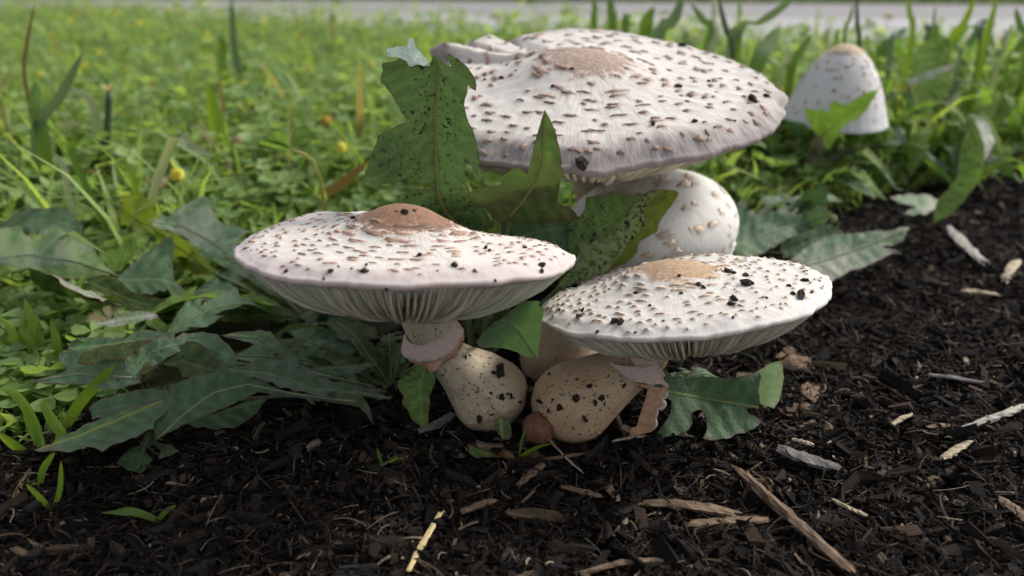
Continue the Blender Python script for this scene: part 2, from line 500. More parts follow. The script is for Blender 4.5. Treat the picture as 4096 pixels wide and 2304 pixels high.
def big_mesh(name, V, tris, mat, col=None, smooth=False, kind='stuff'):
    me = bpy.data.meshes.new(name)
    V = np.ascontiguousarray(V * S, np.float32)
    tris = np.ascontiguousarray(tris, np.int32)
    n = len(tris)
    me.vertices.add(len(V)); me.vertices.foreach_set('co', V.ravel())
    me.loops.add(n * 3); me.loops.foreach_set('vertex_index', tris.ravel())
    me.polygons.add(n)
    me.polygons.foreach_set('loop_start', np.arange(0, n * 3, 3, dtype=np.int32))
    me.update(calc_edges=True)
    me.polygons.foreach_set('use_smooth', np.full(n, smooth))
    if col is not None:
        c4 = np.concatenate([col, np.ones((len(col), 1))], 1).astype(np.float32)
        me.attributes.new('col', 'FLOAT_COLOR', 'POINT').data.foreach_set('color', c4.ravel())
    me.materials.append(MATS[mat])
    me.validate()
    o = bpy.data.objects.new(name, me)
    COL.objects.link(o)
    o['kind'] = kind
    return o

def unit(v):
    return v / (np.linalg.norm(v, axis=-1, keepdims=True) + 1e-12)

def tube_mesh(pts, rad, seg=10, sub=4, rough=0.0, seed=0):
    pts, rad = np.asarray(pts, float), np.asarray(rad, float)
    n = len(pts)
    if sub > 1 and n > 2:       # Catmull-Rom
        q, r = [], []
        for i in range(n - 1):
            p0, p1, p2, p3 = pts[max(i - 1, 0)], pts[i], pts[i + 1], pts[min(i + 2, n - 1)]
            r0, r1, r2, r3 = rad[max(i - 1, 0)], rad[i], rad[i + 1], rad[min(i + 2, n - 1)]
            for k in range(sub):
                t = k / sub
                w = (-.5 * t + t * t - .5 * t ** 3, 1 - 2.5 * t * t + 1.5 * t ** 3, .5 * t + 2 * t * t - 1.5 * t ** 3, -.5 * t * t + .5 * t ** 3)
                q.append(w[0] * p0 + w[1] * p1 + w[2] * p2 + w[3] * p3)
                r.append(max(1e-4, w[0] * r0 + w[1] * r1 + w[2] * r2 + w[3] * r3))
        q.append(pts[-1]); r.append(rad[-1])
        pts, rad = np.array(q), np.array(r)
        n = len(pts)
    tan = unit(np.gradient(pts, axis=0))
    ref = np.array([0, 0, 1.]) if abs(tan[0][2]) < .9 else np.array([1., 0, 0])
    a = unit(np.cross(tan[0], ref))
    V, al, ph = [], [], []
    for i in range(n):
        a = unit(a - tan[i] * np.dot(a, tan[i]))
        b = np.cross(tan[i], a)
        for k in range(seg):
            w = 2 * math.pi * k / seg
            V.append(pts[i] + rad[i] * (a * math.cos(w) + b * math.sin(w)))
            al.append(i / (n - 1)); ph.append(abs(k / seg * 2 - 1))
    V = np.array(V)
    if rough:
        c = np.repeat(pts, seg, 0)
        V = c + (V - c) * (1 + rough * vnoise(V, .7, seed)[:, None] + .4 * rough * vnoise(V, 2.2, seed + 1)[:, None])
    Fc = [(i * seg + k, i * seg + (k + 1) % seg, (i + 1) * seg + (k + 1) % seg, (i + 1) * seg + k) for i in range(n - 1) for k in range(seg)]
    V = np.vstack([V, pts[0], pts[-1]])
    al += [0, 1]; ph += [0, 0]
    Fc += [(len(V) - 2, (k + 1) % seg, k) for k in range(seg)]
    Fc += [(len(V) - 1, (n - 1) * seg + k, (n - 1) * seg + (k + 1) % seg) for k in range(seg)]
    return V, Fc, dict(along=al, phi=ph)

def tube(name, pts, rad, mat, parent=None, seg=8, sub=4, rough=0.0, base=None, seed=0):
    V, Fc, at = tube_mesh(pts, rad, seg, sub, rough, seed)
    return mk(name, V, Fc, mat, parent, base, at)

def blade(name, pts, w, mat, parent=None, base=None, fold=.25, side=None, prof='blade', twist=0.0):
    """grass blade along 3-D points, w = full width in cm"""
    pts = np.asarray(pts, float)
    n0 = len(pts)
    tt = np.linspace(0, n0 - 1, 9)
    if n0 == 2:
        q = np.array([pts[0] + (pts[1] - pts[0]) * t / (n0 - 1) for t in tt])
    else:
        q = []
        for t in tt:
            i = min(int(t), n0 - 2); f = t - i
            p0, p1, p2, p3 = pts[max(i - 1, 0)], pts[i], pts[i + 1], pts[min(i + 2, n0 - 1)]
            q.append((-.5 * f + f * f - .5 * f ** 3) * p0 + (1 - 2.5 * f * f + 1.5 * f ** 3) * p1 + (.5 * f + 2 * f * f - 1.5 * f ** 3) * p2 + (-.5 * f * f + .5 * f ** 3) * p3)
        q = np.array(q)
    n = len(q)
    tan = unit(np.gradient(q, axis=0))
    sd = np.array(side if side is not None else (1, .25, 0.), float)
    V, mid = [], []
    for i in range(n):
        s = i / (n - 1)
        ww = w * .5 * ((.55 + .9 * s) * (1 - s ** 2.2) ** .8 if prof == 'blade' else math.sin(math.pi * min(.999, .06 + .94 * s ** .8)) ** .8)
        ww = max(ww, .012)
        a = unit(np.cross(tan[i], unit(np.cross(sd, tan[i]))))
        if twist:
            nn = np.cross(tan[i], a)
            a = a * math.cos(twist * s) + nn * math.sin(twist * s)
        nn = unit(np.cross(tan[i], a))
        V += [q[i] - a * ww + nn * ww * fold, q[i], q[i] + a * ww + nn * ww * fold]
        mid += [-ww, 0, ww]
    Fc = [(i * 3 + k, i * 3 + k + 1, i * 3 + k + 4, i * 3 + k + 3) for i in range(n - 1) for k in (0, 1)]
    return mk(name, V, Fc, mat, parent, base, dict(mid=mid))

# ------------------------------------------------------------------ leaves traced to their outline, set in space
def seg_dist(p, a, b):
    ab = b - a
    t = np.clip(((p - a) @ ab) / (ab @ ab + 1e-9), 0, 1)
    q = a + t[:, None] * ab
    return np.linalg.norm(p - q, axis=1), t

def inside(p, poly):
    x, y = p[:, 0], p[:, 1]
    c = np.zeros(len(p), bool)
    for (x0, y0), (x1, y1) in zip(poly, np.roll(poly, -1, 0)):
        m = ((y0 > y) != (y1 > y)) & (x < (x1 - x0) * (y - y0) / (y1 - y0 + 1e-9) + x0)
        c ^= m
    return c

def depth_fn(anchors):
    A = []
    for a in anchors:
        u, v, val = a[:3]
        A.append((u, v, G(u, v, val)[1] if len(a) > 3 else val))
    A = np.array(A)
    M = np.c_[np.ones(len(A)), (A[:, 0] - 2048) / 500, (A[:, 1] - 1152) / 500]
    k = np.linalg.lstsq(M, A[:, 2], rcond=None)[0]
    res = A[:, 2] - M @ k
    def f(p):
        m = np.c_[np.ones(len(p)), (p[:, 0] - 2048) / 500, (p[:, 1] - 1152) / 500]
        d2 = ((p[:, None, :] - A[None, :, :2]) ** 2).sum(2) + 400.0
        w = 1 / d2
        return m @ k + (w * res).sum(1) / w.sum(1)
    return f

def traced(name, poly, anchors, mat, parent, midrib=None, step=16, wave=.10, crease=.08, curl=0.0, jag=2.0, rib_mat=None, rib_r=.07, seed=0, base=None, label=None, depth_noise=1.0):
    poly = np.array(poly, float)
    rr = np.random.default_rng(seed + 11)
    pts = []
    for a, b in zip(poly, np.roll(poly, -1, 0)):
        L = np.linalg.norm(b - a)
        n = max(1, int(L / (step * 1.1)))
        nr = np.array([-(b - a)[1], (b - a)[0]]) / (L + 1e-9)
        for k in range(n):
            j = 0 if k == 0 else rr.normal() * jag * .5
            pts.append(a + (b - a) * k / n + nr * j)
    outl = np.array(pts)
    lo, hi = outl.min(0), outl.max(0)
    gx, gy = np.meshgrid(np.arange(lo[0], hi[0], step), np.arange(lo[1], hi[1], step))
    g = np.c_[gx.ravel(), gy.ravel()] + rr.uniform(-.3, .3, (gx.size, 2)) * step
    g = g[inside(g, outl)]
    if len(g):
        dm = np.min([seg_dist(g, a, b)[0] for a, b in zip(outl, np.roll(outl, -1, 0))], 0)
        g = g[dm > step * .45]
    if midrib is not None:
        mr = np.array(midrib, float)
        mm = np.concatenate([np.linspace(a, b, max(2, int(np.linalg.norm(b - a) / step)), endpoint=False) for a, b in zip(mr[:-1], mr[1:])] + [mr[-1:]])
        mm = mm[inside(mm, outl)]
        if len(g) and len(mm):
            g = g[np.min(np.linalg.norm(g[:, None] - mm[None], axis=2), 1) > step * .5]
        g = np.vstack([g, mm])
    allp = np.vstack([outl, g]) if len(g) else outl
    n = len(outl)
    res = delaunay_2d_cdt([Vector(p) for p in allp], [(i, (i + 1) % n) for i in range(n)], [], 1, 1e-4)
    p2 = np.array([tuple(v) for v in res[0]])
    faces = [tuple(f) for f in res[2]]
    df = depth_fn(anchors)
    Y = df(p2)
    dmin = np.min([seg_dist(p2, a, b)[0] for a, b in zip(outl, np.roll(outl, -1, 0))], 0)
    if midrib is not None:
        mr = np.array(midrib, float)
        best, al, sg, acc = np.full(len(p2), 1e9), np.zeros(len(p2)), np.ones(len(p2)), 0
        for a, b in zip(mr[:-1], mr[1:]):
            d, t = seg_dist(p2, a, b)
            L = np.linalg.norm(b - a)
            up = d < best
            best[up] = d[up]; al[up] = acc + t[up] * L
            cr = (b - a)[0] * (p2[:, 1] - a[1]) - (b - a)[1] * (p2[:, 0] - a[0])
            sg[up] = np.sign(cr[up])
            acc += L
    else:
        best, al, sg = np.full(len(p2), 400.0), p2[:, 0] * 1.0, np.ones(len(p2))
    k = np.array([1 / F * (y / ray(u, v)[1]) for (u, v), y in zip(p2, Y)])
    mid, along, edge = best * sg * k, al * k, dmin * k
    V = np.array([P(u, v, y) for (u, v), y in zip(p2, Y)])
    c = V.mean(0)
    nrm = np.linalg.svd(V - c)[2][2]
    if nrm[1] > 0: nrm = -nrm
    am = np.abs(mid)
    disp = wave * depth_noise * (vnoise(V, .55, seed) + .45 * vnoise(V, 1.4, seed + 2))
    disp += .3 * wave * np.sin((along * 1.25 - am * .8) * 2 * math.pi) * np.clip(am / .5, 0, 1)
    disp += -crease * np.exp(-(am / .22) ** 2)
    if curl:
        disp += curl * np.exp(-edge / .25)
    V = V + nrm * disp[:, None]
    o = mk(name, V, faces, mat, parent, base, dict(mid=mid, along=along, edge=edge))
    if label: o['label'] = label
    if rib_mat and midrib is not None:
        mr = np.array(midrib, float)
        m2 = np.concatenate([np.linspace(a, b, 5, endpoint=False) for a, b in zip(mr[:-1], mr[1:])] + [mr[-1:]])
        y2 = df(m2)
        V2 = np.array([P(u, v, y) for (u, v), y in zip(m2, y2)])
        V2 = V2 + nrm * (wave * depth_noise * (vnoise(V2, .55, seed) + .45 * vnoise(V2, 1.4, seed + 2)) - crease)[:, None]
        tube('midrib', V2, np.linspace(rib_r * .35, rib_r, len(V2)), rib_mat, o, seg=6, sub=1)
    o['_c'] = 0
    del o['_c']
    return o

def stalk(parent, a, b, r0=.10, r1=.16, sag=.3, mat='stalk_green'):
    a, b = np.array(a, float), np.array(b, float)
    m = (a + b) / 2 + np.array([0, 0, sag])
    tube('leaf_stalk', [a, m, b], [r0, (r0 + r1) / 2, r1], mat, parent, seg=6)

# ------------------------------------------------------------------ mushrooms
def smooth(a, b, x):
    t = np.clip((x - a) / (b - a), 0, 1)
    return t * t * (3 - 2 * t)

class Cap:
    def __init__(s, u, v, Y, rpx, tilt=0, roll=0, ky=1.0, hd=.14, hu=.15, wu=.28, lip=.05, gd=.3, power=2.0, dz=((0, 0),), rho=((0, 1),), bumps=.006, seed=0, umbo=(0, 0), ragged=.004, fine=.003, globe=0):
        s.globe = globe
        s.c = P(u, v, Y); s.R = px2cm(rpx, u, v, Y)
        s.hd, s.hu, s.wu, s.lip, s.gd, s.power, s.seed, s.umbo, s.ragged, s.fine = hd, hu, wu, lip, gd, power, seed, np.array(umbo), ragged, fine
        t, r = R_(tilt), R_(roll)
        x = np.array([math.cos(r), 0, math.sin(r)])
        n = np.array([-math.sin(r), 0, math.cos(r)])
        y = np.array([0, 1., 0])
        s.x = x
        s.n = n * math.cos(t) - y * math.sin(t)
        s.y = (y * math.cos(t) + n * math.sin(t)) * ky
        s.dz, s.rho, s.bumps = dz, rho, bumps
        s.marks = []
    def per(s, tab, phi):
        return np.interp(np.degrees(phi), [a for a, _ in tab], [b for _, b in tab], period=360)
    def h(s, t, phi):
        ux = t * np.cos(phi) - s.umbo[0]; uy = t * np.sin(phi) - s.umbo[1]
        d = np.sqrt(ux * ux + uy * uy)
        return s.hd * (1 - t ** s.power) + s.hu * np.exp(-(d / s.wu) ** 2.4) - s.lip * smooth(.84, 1.0, t) ** 2
    def surf(s, t, phi, bump=True):
        t, phi = np.broadcast_arrays(np.asarray(t, float), np.asarray(phi, float))
        rh = s.per(s.rho, phi)
        rr = 1 + (rh - 1) * smooth(.2, 1, t)
        q = np.stack([np.cos(phi) * 3, np.sin(phi) * 3, t * 3], -1)
        rr = rr * (1 + s.ragged * smooth(.8, 1, t) * (vnoise(q, 4.0, s.seed) * 1.5 + vnoise(q, 11.0, s.seed)))
        rr = rr * (1 + .016 * smooth(.5, 1, t) * vnoise(q, .8, s.seed + 20))
        z = .014 * smooth(.72, 1, t) * vnoise(q, 1.7, s.seed + 21) + s.h(t, phi) + s.per(s.dz, phi) * t ** 1.6 + .010 * vnoise(q, .9, s.seed + 4) * smooth(.1, .5, t)
        z = z + s.fine * (vnoise(q, 5, s.seed + 6) + .6 * vnoise(q, 12, s.seed + 7)) * smooth(.25, .45, t)
        if bump and s.marks and s.bumps:
            z = z + s.bumps * s.bump_field(t, phi)
        r = t * rr
        if s.globe:
            th = t * s.globe
            r = np.sin(th) * rr
            z = s.hd * np.cos(th) + (z - s.h(t, phi)) 
        return s.c + s.R * (r * np.cos(phi))[..., None] * s.x + s.R * (r * np.sin(phi))[..., None] * s.y + s.R * z[..., None] * s.n
    def bump_field(s, t, phi):
        x, y = t * np.cos(phi), t * np.sin(phi)
        out = np.zeros_like(x)
        for mt, mp, a, b in s.marks:
            dx, dy = x - mt * math.cos(mp), y - mt * math.sin(mp)
            rad = dx * math.cos(mp) + dy * math.sin(mp)
            tan = -dx * math.sin(mp) + dy * math.cos(mp)
            out = np.maximum(out, np.exp(-(tan / (a * 1.3)) ** 2 - (rad / (b * 1.9)) ** 2))
        return out
    def under(s, t, phi):
        a = s.h(t, phi) + s.per(s.dz, phi) * t ** 1.6 - (.035 + .05 * (1 - t))
        g = -s.gd * np.clip(1 - np.asarray(t, float) ** 3, 0, 1) ** .8 + s.per(s.dz, phi) * t ** 1.6 - .035
        return a + .62 * np.minimum(g - a, 0)
    def pos(s, t, phi, z):
        rh = 1 + (s.per(s.rho, phi) - 1) * smooth(.2, 1, np.asarray(t, float))
        r = t * rh
        return s.c + s.R * np.multiply.outer(r * np.cos(phi), s.x) + s.R * np.multiply.outer(r * np.sin(phi), s.y) + s.R * np.multiply.outer(z, s.n)

    def layout(s, t0, t1, row, gap, a, b, skip=.12, big=1.0, maxn=290):
        rr = np.random.default_rng(s.seed + 5)
        t = t0
        while t < t1:
            n = max(5, int(2 * math.pi * t / (gap * (1 + .5 * big * (1 - t)))))
            off = rr.uniform(0, 6.28)
            for k in range(n):
                if rr.random() < skip: continue
                ph = off + 2 * math.pi * (k + rr.uniform(-.38, .38)) / n
                tt = t + rr.uniform(-.5, .5) * row
                g = (1 + big * (1 - smooth(t0, t0 + .3, tt))) * rr.choice([.5, .75, 1.0, 1.0, 1.25]) * rr.uniform(.8, 1.15) * (1 - .35 * smooth(.7, .95, tt))
                s.marks.append((tt, ph, a * g, b * (.8 + .3 * g) * rr.uniform(.7, 1.3)))
            t += row * (1 + .15 * rr.normal())
        if len(s.marks) > maxn:
            rr.shuffle(s.marks)
            s.marks = s.marks[:maxn]

    def build(s, root, cmat, smat, nphi=300, nt=96, gills=(130, 130), gill_mat='gill', lift=.0042):
        ts = np.concatenate([np.linspace(0.004, 1, nt) ** .9])
        ph = np.linspace(0, 2 * math.pi, nphi, endpoint=False) + math.pi / 2
        T, PH = np.meshgrid(ts, ph, indexing='ij')
        top = s.surf(T, PH)
        rings, tv = [top[i] for i in range(nt)], list(ts)
        edge = top[-1]
        e0 = s.c
        for dr, dzv in ((1.004, -.014), (1.0, -.028), (.988, -.036)):
            rings.append(e0 + (edge - e0) * dr + s.n * s.R * dzv); tv.append(1.0)
        for t in (.965, .9, .8, .65, .5, .35, .2, .05):
            if s.globe:
                cc = edge.mean(0); rings.append(cc + (edge - cc) * t * .97 + s.n * s.R * .05); tv.append(.6); continue
            rings.append(s.pos(np.full(nphi, t), ph, s.under(np.full(nphi, t), ph))); tv.append(.6)
        V = np.concatenate(rings)
        nr = len(rings)
        i, k = np.meshgrid(np.arange(nr - 1), np.arange(nphi), indexing='ij')
        k2 = (k + 1) % nphi
        Fc = np.stack([i * nphi + k, i * nphi + k2, (i + 1) * nphi + k2, (i + 1) * nphi + k], -1).reshape(-1, 4)
        Fc = [tuple(f) for f in Fc.tolist()] + [tuple(range(nphi))[::-1]]
        phn = np.tile(np.abs(((ph - math.pi / 2) / math.pi) % 2 - 1) * 3.1416, nr)
        mkv = np.zeros(len(V))
        if s.marks: mkv[:nt * nphi] = s.bump_field(T - .008, PH).ravel()
        s.obj = mk('cap', V, Fc, cmat, root, attrs=dict(t=np.repeat(tv, nphi), phi=phn, mark=mkv))
        s.bvh = BVHTree.FromPolygons([Vector(v) for v in V], Fc)
        # scales
        rr = np.random.default_rng(s.seed + 9)
        for mt, mp, a, b in s.marks:
            m = 13
            w = np.linspace(0, 2 * math.pi, m, endpoint=False)
            rj = rr.uniform(.35, 1.35, m)
            tt = np.clip(mt + b * np.sin(w) * rj, .02, .985)
            pp = mp + a * np.cos(w) * rj / mt
            rim = s.surf(tt, pp)
            up = lift * s.R * (.35 + .65 * (np.sin(w) > 0) * rr.uniform(.4, 1.3, m))
            low = rim - s.n * s.R * .004
            rimu = rim + s.n * up[:, None]
            cen = s.surf(np.array([mt]), np.array([mp])) + s.n * s.R * lift * .7
            V2 = np.vstack([rimu, low, cen])
            F2 = [(2 * m, q, (q + 1) % m) for q in range(m)] + [(q, m + q, m + (q + 1) % m, (q + 1) % m) for q in range(m)]
            mk('scale', V2, F2, smat, s.obj)
        # gills
        if gills:
            nl, ns = gills
            tot = nl + ns
            for g in range(tot):
                full = g % 2 == 0 if nl == ns else g < nl
                p0 = 2 * math.pi * (g + rr.uniform(-.22, .22)) / tot
                ta = rr.uniform(.16, .21) if full else rr.uniform(.45, .75)
                st = np.concatenate([[ta, ta + .05], np.linspace(ta + .14, .985, 6)])
                wob = rr.uniform(.002, .007) * np.sin(st * rr.uniform(5, 11) + rr.uniform(0, 6))
                phi = p0 + wob / np.maximum(st, .25)
                zu = s.under(st, phi) + .012
                dep = s.gd * np.clip(1 - st ** 3, 0, 1) ** .8 * (rr.uniform(.92, 1.06) if full else rr.uniform(.74, .95))
                zl = np.minimum(zu - .016, -dep + s.per(s.dz, phi) * st ** 1.6 - .03 * (1 - st) - .035)
                zl[0] = zu[0] - (.25 if full else .02) * (zu[0] - zl[0]) - .005
                if full: zl[1] = zu[1] + (zl[1] - zu[1]) * .93
                th = (.0058 if full else .0048)
                va = s.pos(st, phi - th / np.maximum(st, .3), zu)
                vb = s.pos(st, phi + th / np.maximum(st, .3), zu)
                bow = rr.uniform(-.012, .012)
                vl = s.pos(st, phi + bow / np.maximum(st, .3), zl)
                vm1 = s.pos(st, phi - th * .55 / np.maximum(st, .3), zl + .012)
                vm2 = s.pos(st, phi + th * .55 / np.maximum(st, .3), zl + .012)
                V2 = np.vstack([va, vm1, vl, vm2, vb])
                m = len(st)
                F2 = [(r * m + q, r * m + q + 1, (r + 1) * m + q + 1, (r + 1) * m + q) for r in range(4) for q in range(m - 1)]
                mk('gill', V2, F2, gill_mat, s.obj)
    def hit(s, u, v):
        return hit_bvh(s.bvh, u, v)

def hit_bvh(bvh, u, v):
    loc, nrm, i, d = bvh.ray_cast(Vector((0, 0, CAM_H)), Vector(ray(u, v)).normalized())
    return None if loc is None else (np.array(loc), np.array(nrm))

def px_stem(root, rows, mat, seg=48, rough=.035, seed=0, top=None, bulb=0):
    pts, rad = [], []
    if top is not None:
        pts.append(top[0]); rad.append(top[1])
    for u, v, Y, r in rows:
        pts.append(P(u, v, Y)); rad.append(px2cm(r, u, v, Y))
    if bulb:
        d = unit(unit(pts[-1] - pts[-2]) * (1 - bulb) + np.array([0, 0, -1.]) * bulb)
        c0, r0 = pts[-1], rad[-1]
        for k in (.25, .48, .68, .84, .94, .99):
            pts.append(c0 + d * r0 * k); rad.append(r0 * math.sqrt(1 - k * k) + .01)
    V, Fc, at = tube_mesh(pts, rad, seg, 4 if bulb else 6, rough, seed)
    if bulb:
        V[:, :] += .05 * unit(V - np.array(pts)[len(pts) // 2]) * vnoise(V, 1.1, seed + 5)[:, None]
    o = mk('stem', V, Fc, mat, root, attrs=at)
    return o, BVHTree.FromPolygons([Vector(v) for v in V], Fc), np.array(pts)

def ring_collar(root, c, axis, prof, mat, seed=0, rag=.1, seg=48, name='ring'):
    """prof: (radius, height along axis) in cm"""
    axis = unit(np.array(axis, float))
    a = unit(np.cross(axis, [0, 1, 0.2])); b = np.cross(axis, a)
    V = []
    for j, (r, z) in enumerate(prof):
        for k in range(seg):
            w = 2 * math.pi * k / seg
            q = np.array([[math.cos(w) * 2, math.sin(w) * 2, 0.5]])
            e = rag * (j / (len(prof) - 1)) * (vnoise(q, 1.1, seed)[0] + .5 * vnoise(q, 3.3, seed + 1)[0])
            V.append(np.array(c) + (r * (1 + e)) * (a * math.cos(w) + b * math.sin(w)) + axis * (z - abs(e) * .25 * (j == len(prof) - 1)))
    Fc = [(i * seg + k, i * seg + (k + 1) % seg, (i + 1) * seg + (k + 1) % seg, (i + 1) * seg + k) for i in range(len(prof) - 1) for k in range(seg)]
    return mk(name, V, Fc, mat, root)

# ================================================================== THE SETTING
def sheet(name, x0, x1, y0, y1, nx, ny, zf, mat):
    xs, ys = np.linspace(x0, x1, nx), np.linspace(y0, y1, ny)
    X, Yy = np.meshgrid(xs, ys)
    V = np.c_[X.ravel(), Yy.ravel(), zf(X, Yy).ravel()]
    i, j = np.meshgrid(np.arange(ny - 1), np.arange(nx - 1), indexing='ij')
    a = (i * nx + j).ravel()
    tri = np.vstack([np.c_[a, a + 1, a + nx + 1], np.c_[a, a + nx + 1, a + nx]])
    return big_mesh(name, V, tri, mat, smooth=True, kind='structure')

def far_edge(x):
    return np.interp(x, [-2500, 0, 2500], [560, 262, 20])
sheet('ground', -20000, 20000, -20000, 20000, 3, 3, lambda x, y: x * 0 - 1.6, 'turf_ground')
def lawn_z(x, y):
    return np.where(y > bed_edge(x) - 2, gz(x, y) * .5 - .5, -1.4)
sheet('lawn', -260, 300, 26, 150, 141, 63, lawn_z, 'turf_ground')

def soil_z(x, y):
    p = np.stack([x, y, x * 0], -1)
    z = gz(x, y) + .30 * vnoise(p, .55, 8) + .18 * vnoise(p, 1.3, 5) + .12 * vnoise(p, 2.9, 6)
    return z - 1.2 * smooth(0, 7, y - bed_edge(x))
sheet('soil', -75, 130, -25, 112, 380, 280, soil_z, 'soil')

def strip(name, fa, fb, z, mat, x0=-900, x1=900, n=61, thick=3.0):
    xs = np.linspace(x0, x1, n)
    a, b = fa(xs), np.maximum(fb(xs), fa(xs) + .01)
    V = np.vstack([np.c_[xs, a, xs * 0 + z], np.c_[xs, b, xs * 0 + z], np.c_[xs, a, xs * 0 + z - thick], np.c_[xs, b, xs * 0 + z - thick]])
    Fc = []
    for i in range(n - 1):
        Fc += [(i, i + 1, n + i + 1, n + i), (2 * n + i, 2 * n + i + 1, i + 1, i), (n + i, n + i + 1, 3 * n + i + 1, 3 * n + i)]
    o = mk(name, V, Fc, mat, smooth=False)
    o['kind'] = 'structure'
    return o
strip('path', path_edge, far_edge, .3, 'concrete', -150, 900)
strip('road', lambda x: far_edge(x) + .6, lambda x: far_edge(x) + 78, -.4, 'asphalt', -2500, 2500, 41)

# ------------------------------------------------------------------ lawn growth nobody could count
def in_lawn(x, y):
    nz = vnoise(np.stack([x, y, x * 0], -1), .12, 9) * 3.0
    near = y > bed_edge(x) + nz + np.where((x > -19) & (x < -2), 12.0, 0.0)
    return near & (y < np.where(x > -150, np.minimum(path_edge(x), 400), far_edge(x)) - 1)

def low(x, y):
    return np.where(x < -4, np.interp(y - bed_edge(x), [0, 18, 40], [.28, .38, 1.0]), np.interp(y - bed_edge(x), [0, 6, 16], [.55, .9, 1.3]))

def lawn_points(n, y0, y1, r, pw=1.0):
    lo, hi = math.log(y0), math.log(y1)
    y = np.exp(r.uniform(lo, hi, n)) if pw == 1 else r.uniform(y0 ** .5, y1 ** .5, n) ** 2
    x = r.uniform(-1, 1, n) * (y * .72 + 16)
    return x, y

def lawn_colour(n, r, a=(.140, .235, .075), b=(.310, .420, .140), dry=.04):
    t = r.beta(1.6, 1.8, n)[:, None]
    c = np.array(a) * (1 - t) + np.array(b) * t
    d = r.random(n) < dry
    c[d] = np.array([.28, .23, .12]) * r.uniform(.6, 1.1, (d.sum(), 1))
    return c

def blades_np(x, y, z, L, w, r, lean=.5, cols=None):
    n = len(x)
    ns = 5
    az = r.uniform(0, 2 * math.pi, n)
    ln = np.abs(r.normal(0, lean, n)) + .08
    bend = np.abs(r.normal(.5, .5, n))
    faz = az + r.normal(math.pi / 2, .7, n)
    V = np.zeros((n, ns * 2 - 1, 3))
    for k in range(ns):
        s = k / (ns - 1)
        ang = ln + bend * s
        hor = L * s * np.sin(np.clip(ang * (.4 + .6 * s), 0, 1.9))
        ver = L * s * np.cos(np.clip(ang * (.4 + .6 * s), 0, 1.7))
        p = np.stack([x + hor * np.cos(az), y + hor * np.sin(az), z + ver], -1)
        hw = w * .5 * (.6 + .8 * s) * (1 - s ** 2.5)
        sd = np.stack([np.cos(faz), np.sin(faz), 0 * faz], -1)
        if k < ns - 1:
            V[:, 2 * k] = p - sd * hw[:, None]
            V[:, 2 * k + 1] = p + sd * hw[:, None]
        else:
            V[:, 2 * k] = p
    m = ns * 2 - 1
    t = []
    for k in range(ns - 2):
        t += [(2 * k, 2 * k + 1, 2 * k + 3), (2 * k, 2 * k + 3, 2 * k + 2)]
    t += [(m - 3, m - 2, m - 1)]
    tri = (np.array(t)[None] + (np.arange(n) * m)[:, None, None]).reshape(-1, 3)
    return V.reshape(-1, 3), tri, np.repeat(cols, m, 0)

r1 = np.random.default_rng(21)
x, y = lawn_points(60000, 28, 330, r1)
k = in_lawn(x, y)
x, y = x[k], y[k]
n = len(x)
L = r1.uniform(3.0, 9.0, n) * low(x, y)
V, T, C = blades_np(x, y, np.full(n, -.5), L, r1.uniform(.22, .55, n), r1, .5, lawn_colour(n, r1))
big_mesh('grass', V, T, 'lawn_leaf', C)
tag(bpy.data.objects['grass'], 'short green grass blades filling the lawn', 'grass')

def clover_np(x, y, h, size, r, cols):
    n = len(x)
    lf = np.array([(0, 0, 0), (.30, .32, .06), (.47, .78, .10), (.17, 1.0, .05), (0, .93, .0), (-.17, 1.0, .05), (-.47, .78, .10), (-.30, .32, .06), (0, .55, -.03)])
    lt = [(8, i, (i + 1) % 8) for i in range(8)]
    az, tilt, td = r.uniform(0, 6.283, n), r.normal(.3, .45, n), r.uniform(0, 6.283, n)
    up = np.stack([np.sin(tilt) * np.cos(td), np.sin(tilt) * np.sin(td), np.cos(tilt)], -1)
    Vs, Ts, Cs, off = [], [], [], 0
    top = np.stack([x, y, h], -1)
    for q in range(3):
        a = az + q * 2.094 + r.normal(0, .15, n)
        dv = np.stack([np.cos(a), np.sin(a), r.normal(.12, .3, n)], -1)
        dv = dv - up * (dv * up).sum(1, keepdims=True) * .6
        dv = unit(dv)
        sv = unit(np.cross(dv, up))
        nv = np.cross(sv, dv)
        sz = size * r.uniform(.85, 1.1, n)
        Vq = top[:, None] + (lf[None, :, 0:1] * sv[:, None] + lf[None, :, 1:2] * dv[:, None] + lf[None, :, 2:3] * nv[:, None]) * sz[:, None, None]
        Vs.append(Vq.reshape(-1, 3))
        Ts.append((np.array(lt)[None] + (np.arange(n) * 9)[:, None, None]).reshape(-1, 3) + off)
        Cs.append(np.repeat(cols * r.uniform(.85, 1.15, (n, 1)), 9, 0))
        off += n * 9
    b = top.copy(); b[:, 2] = -.6; b[:, :2] += r.normal(0, .7, (n, 2))
    sd = np.array([.045, 0, 0])
    Vq = np.stack([b - sd, b + sd, top], 1)
    Vs.append(Vq.reshape(-1, 3)); Ts.append(np.arange(n * 3).reshape(-1, 3) + off)
    Cs.append(np.repeat(cols * .9, 3, 0))
    return np.vstack(Vs), np.vstack(Ts), np.vstack(Cs)

x, y = lawn_points(24000, 30, 300, r1)
k = in_lawn(x, y - 1.5)
x, y = x[k], y[k]
n = len(x)
h = (.8 + 6.2 * r1.beta(1.1, 1.3, n)) * low(x, y)
V, T, C = clover_np(x, y, h, r1.uniform(.6, 1.35, n), r1, lawn_colour(n, r1, (.135, .235, .080), (.300, .410, .140), .02))
o = big_mesh('clover', V, T, 'lawn_leaf', C)
tag(o, 'small three-leaved clover covering the lawn', 'clover')

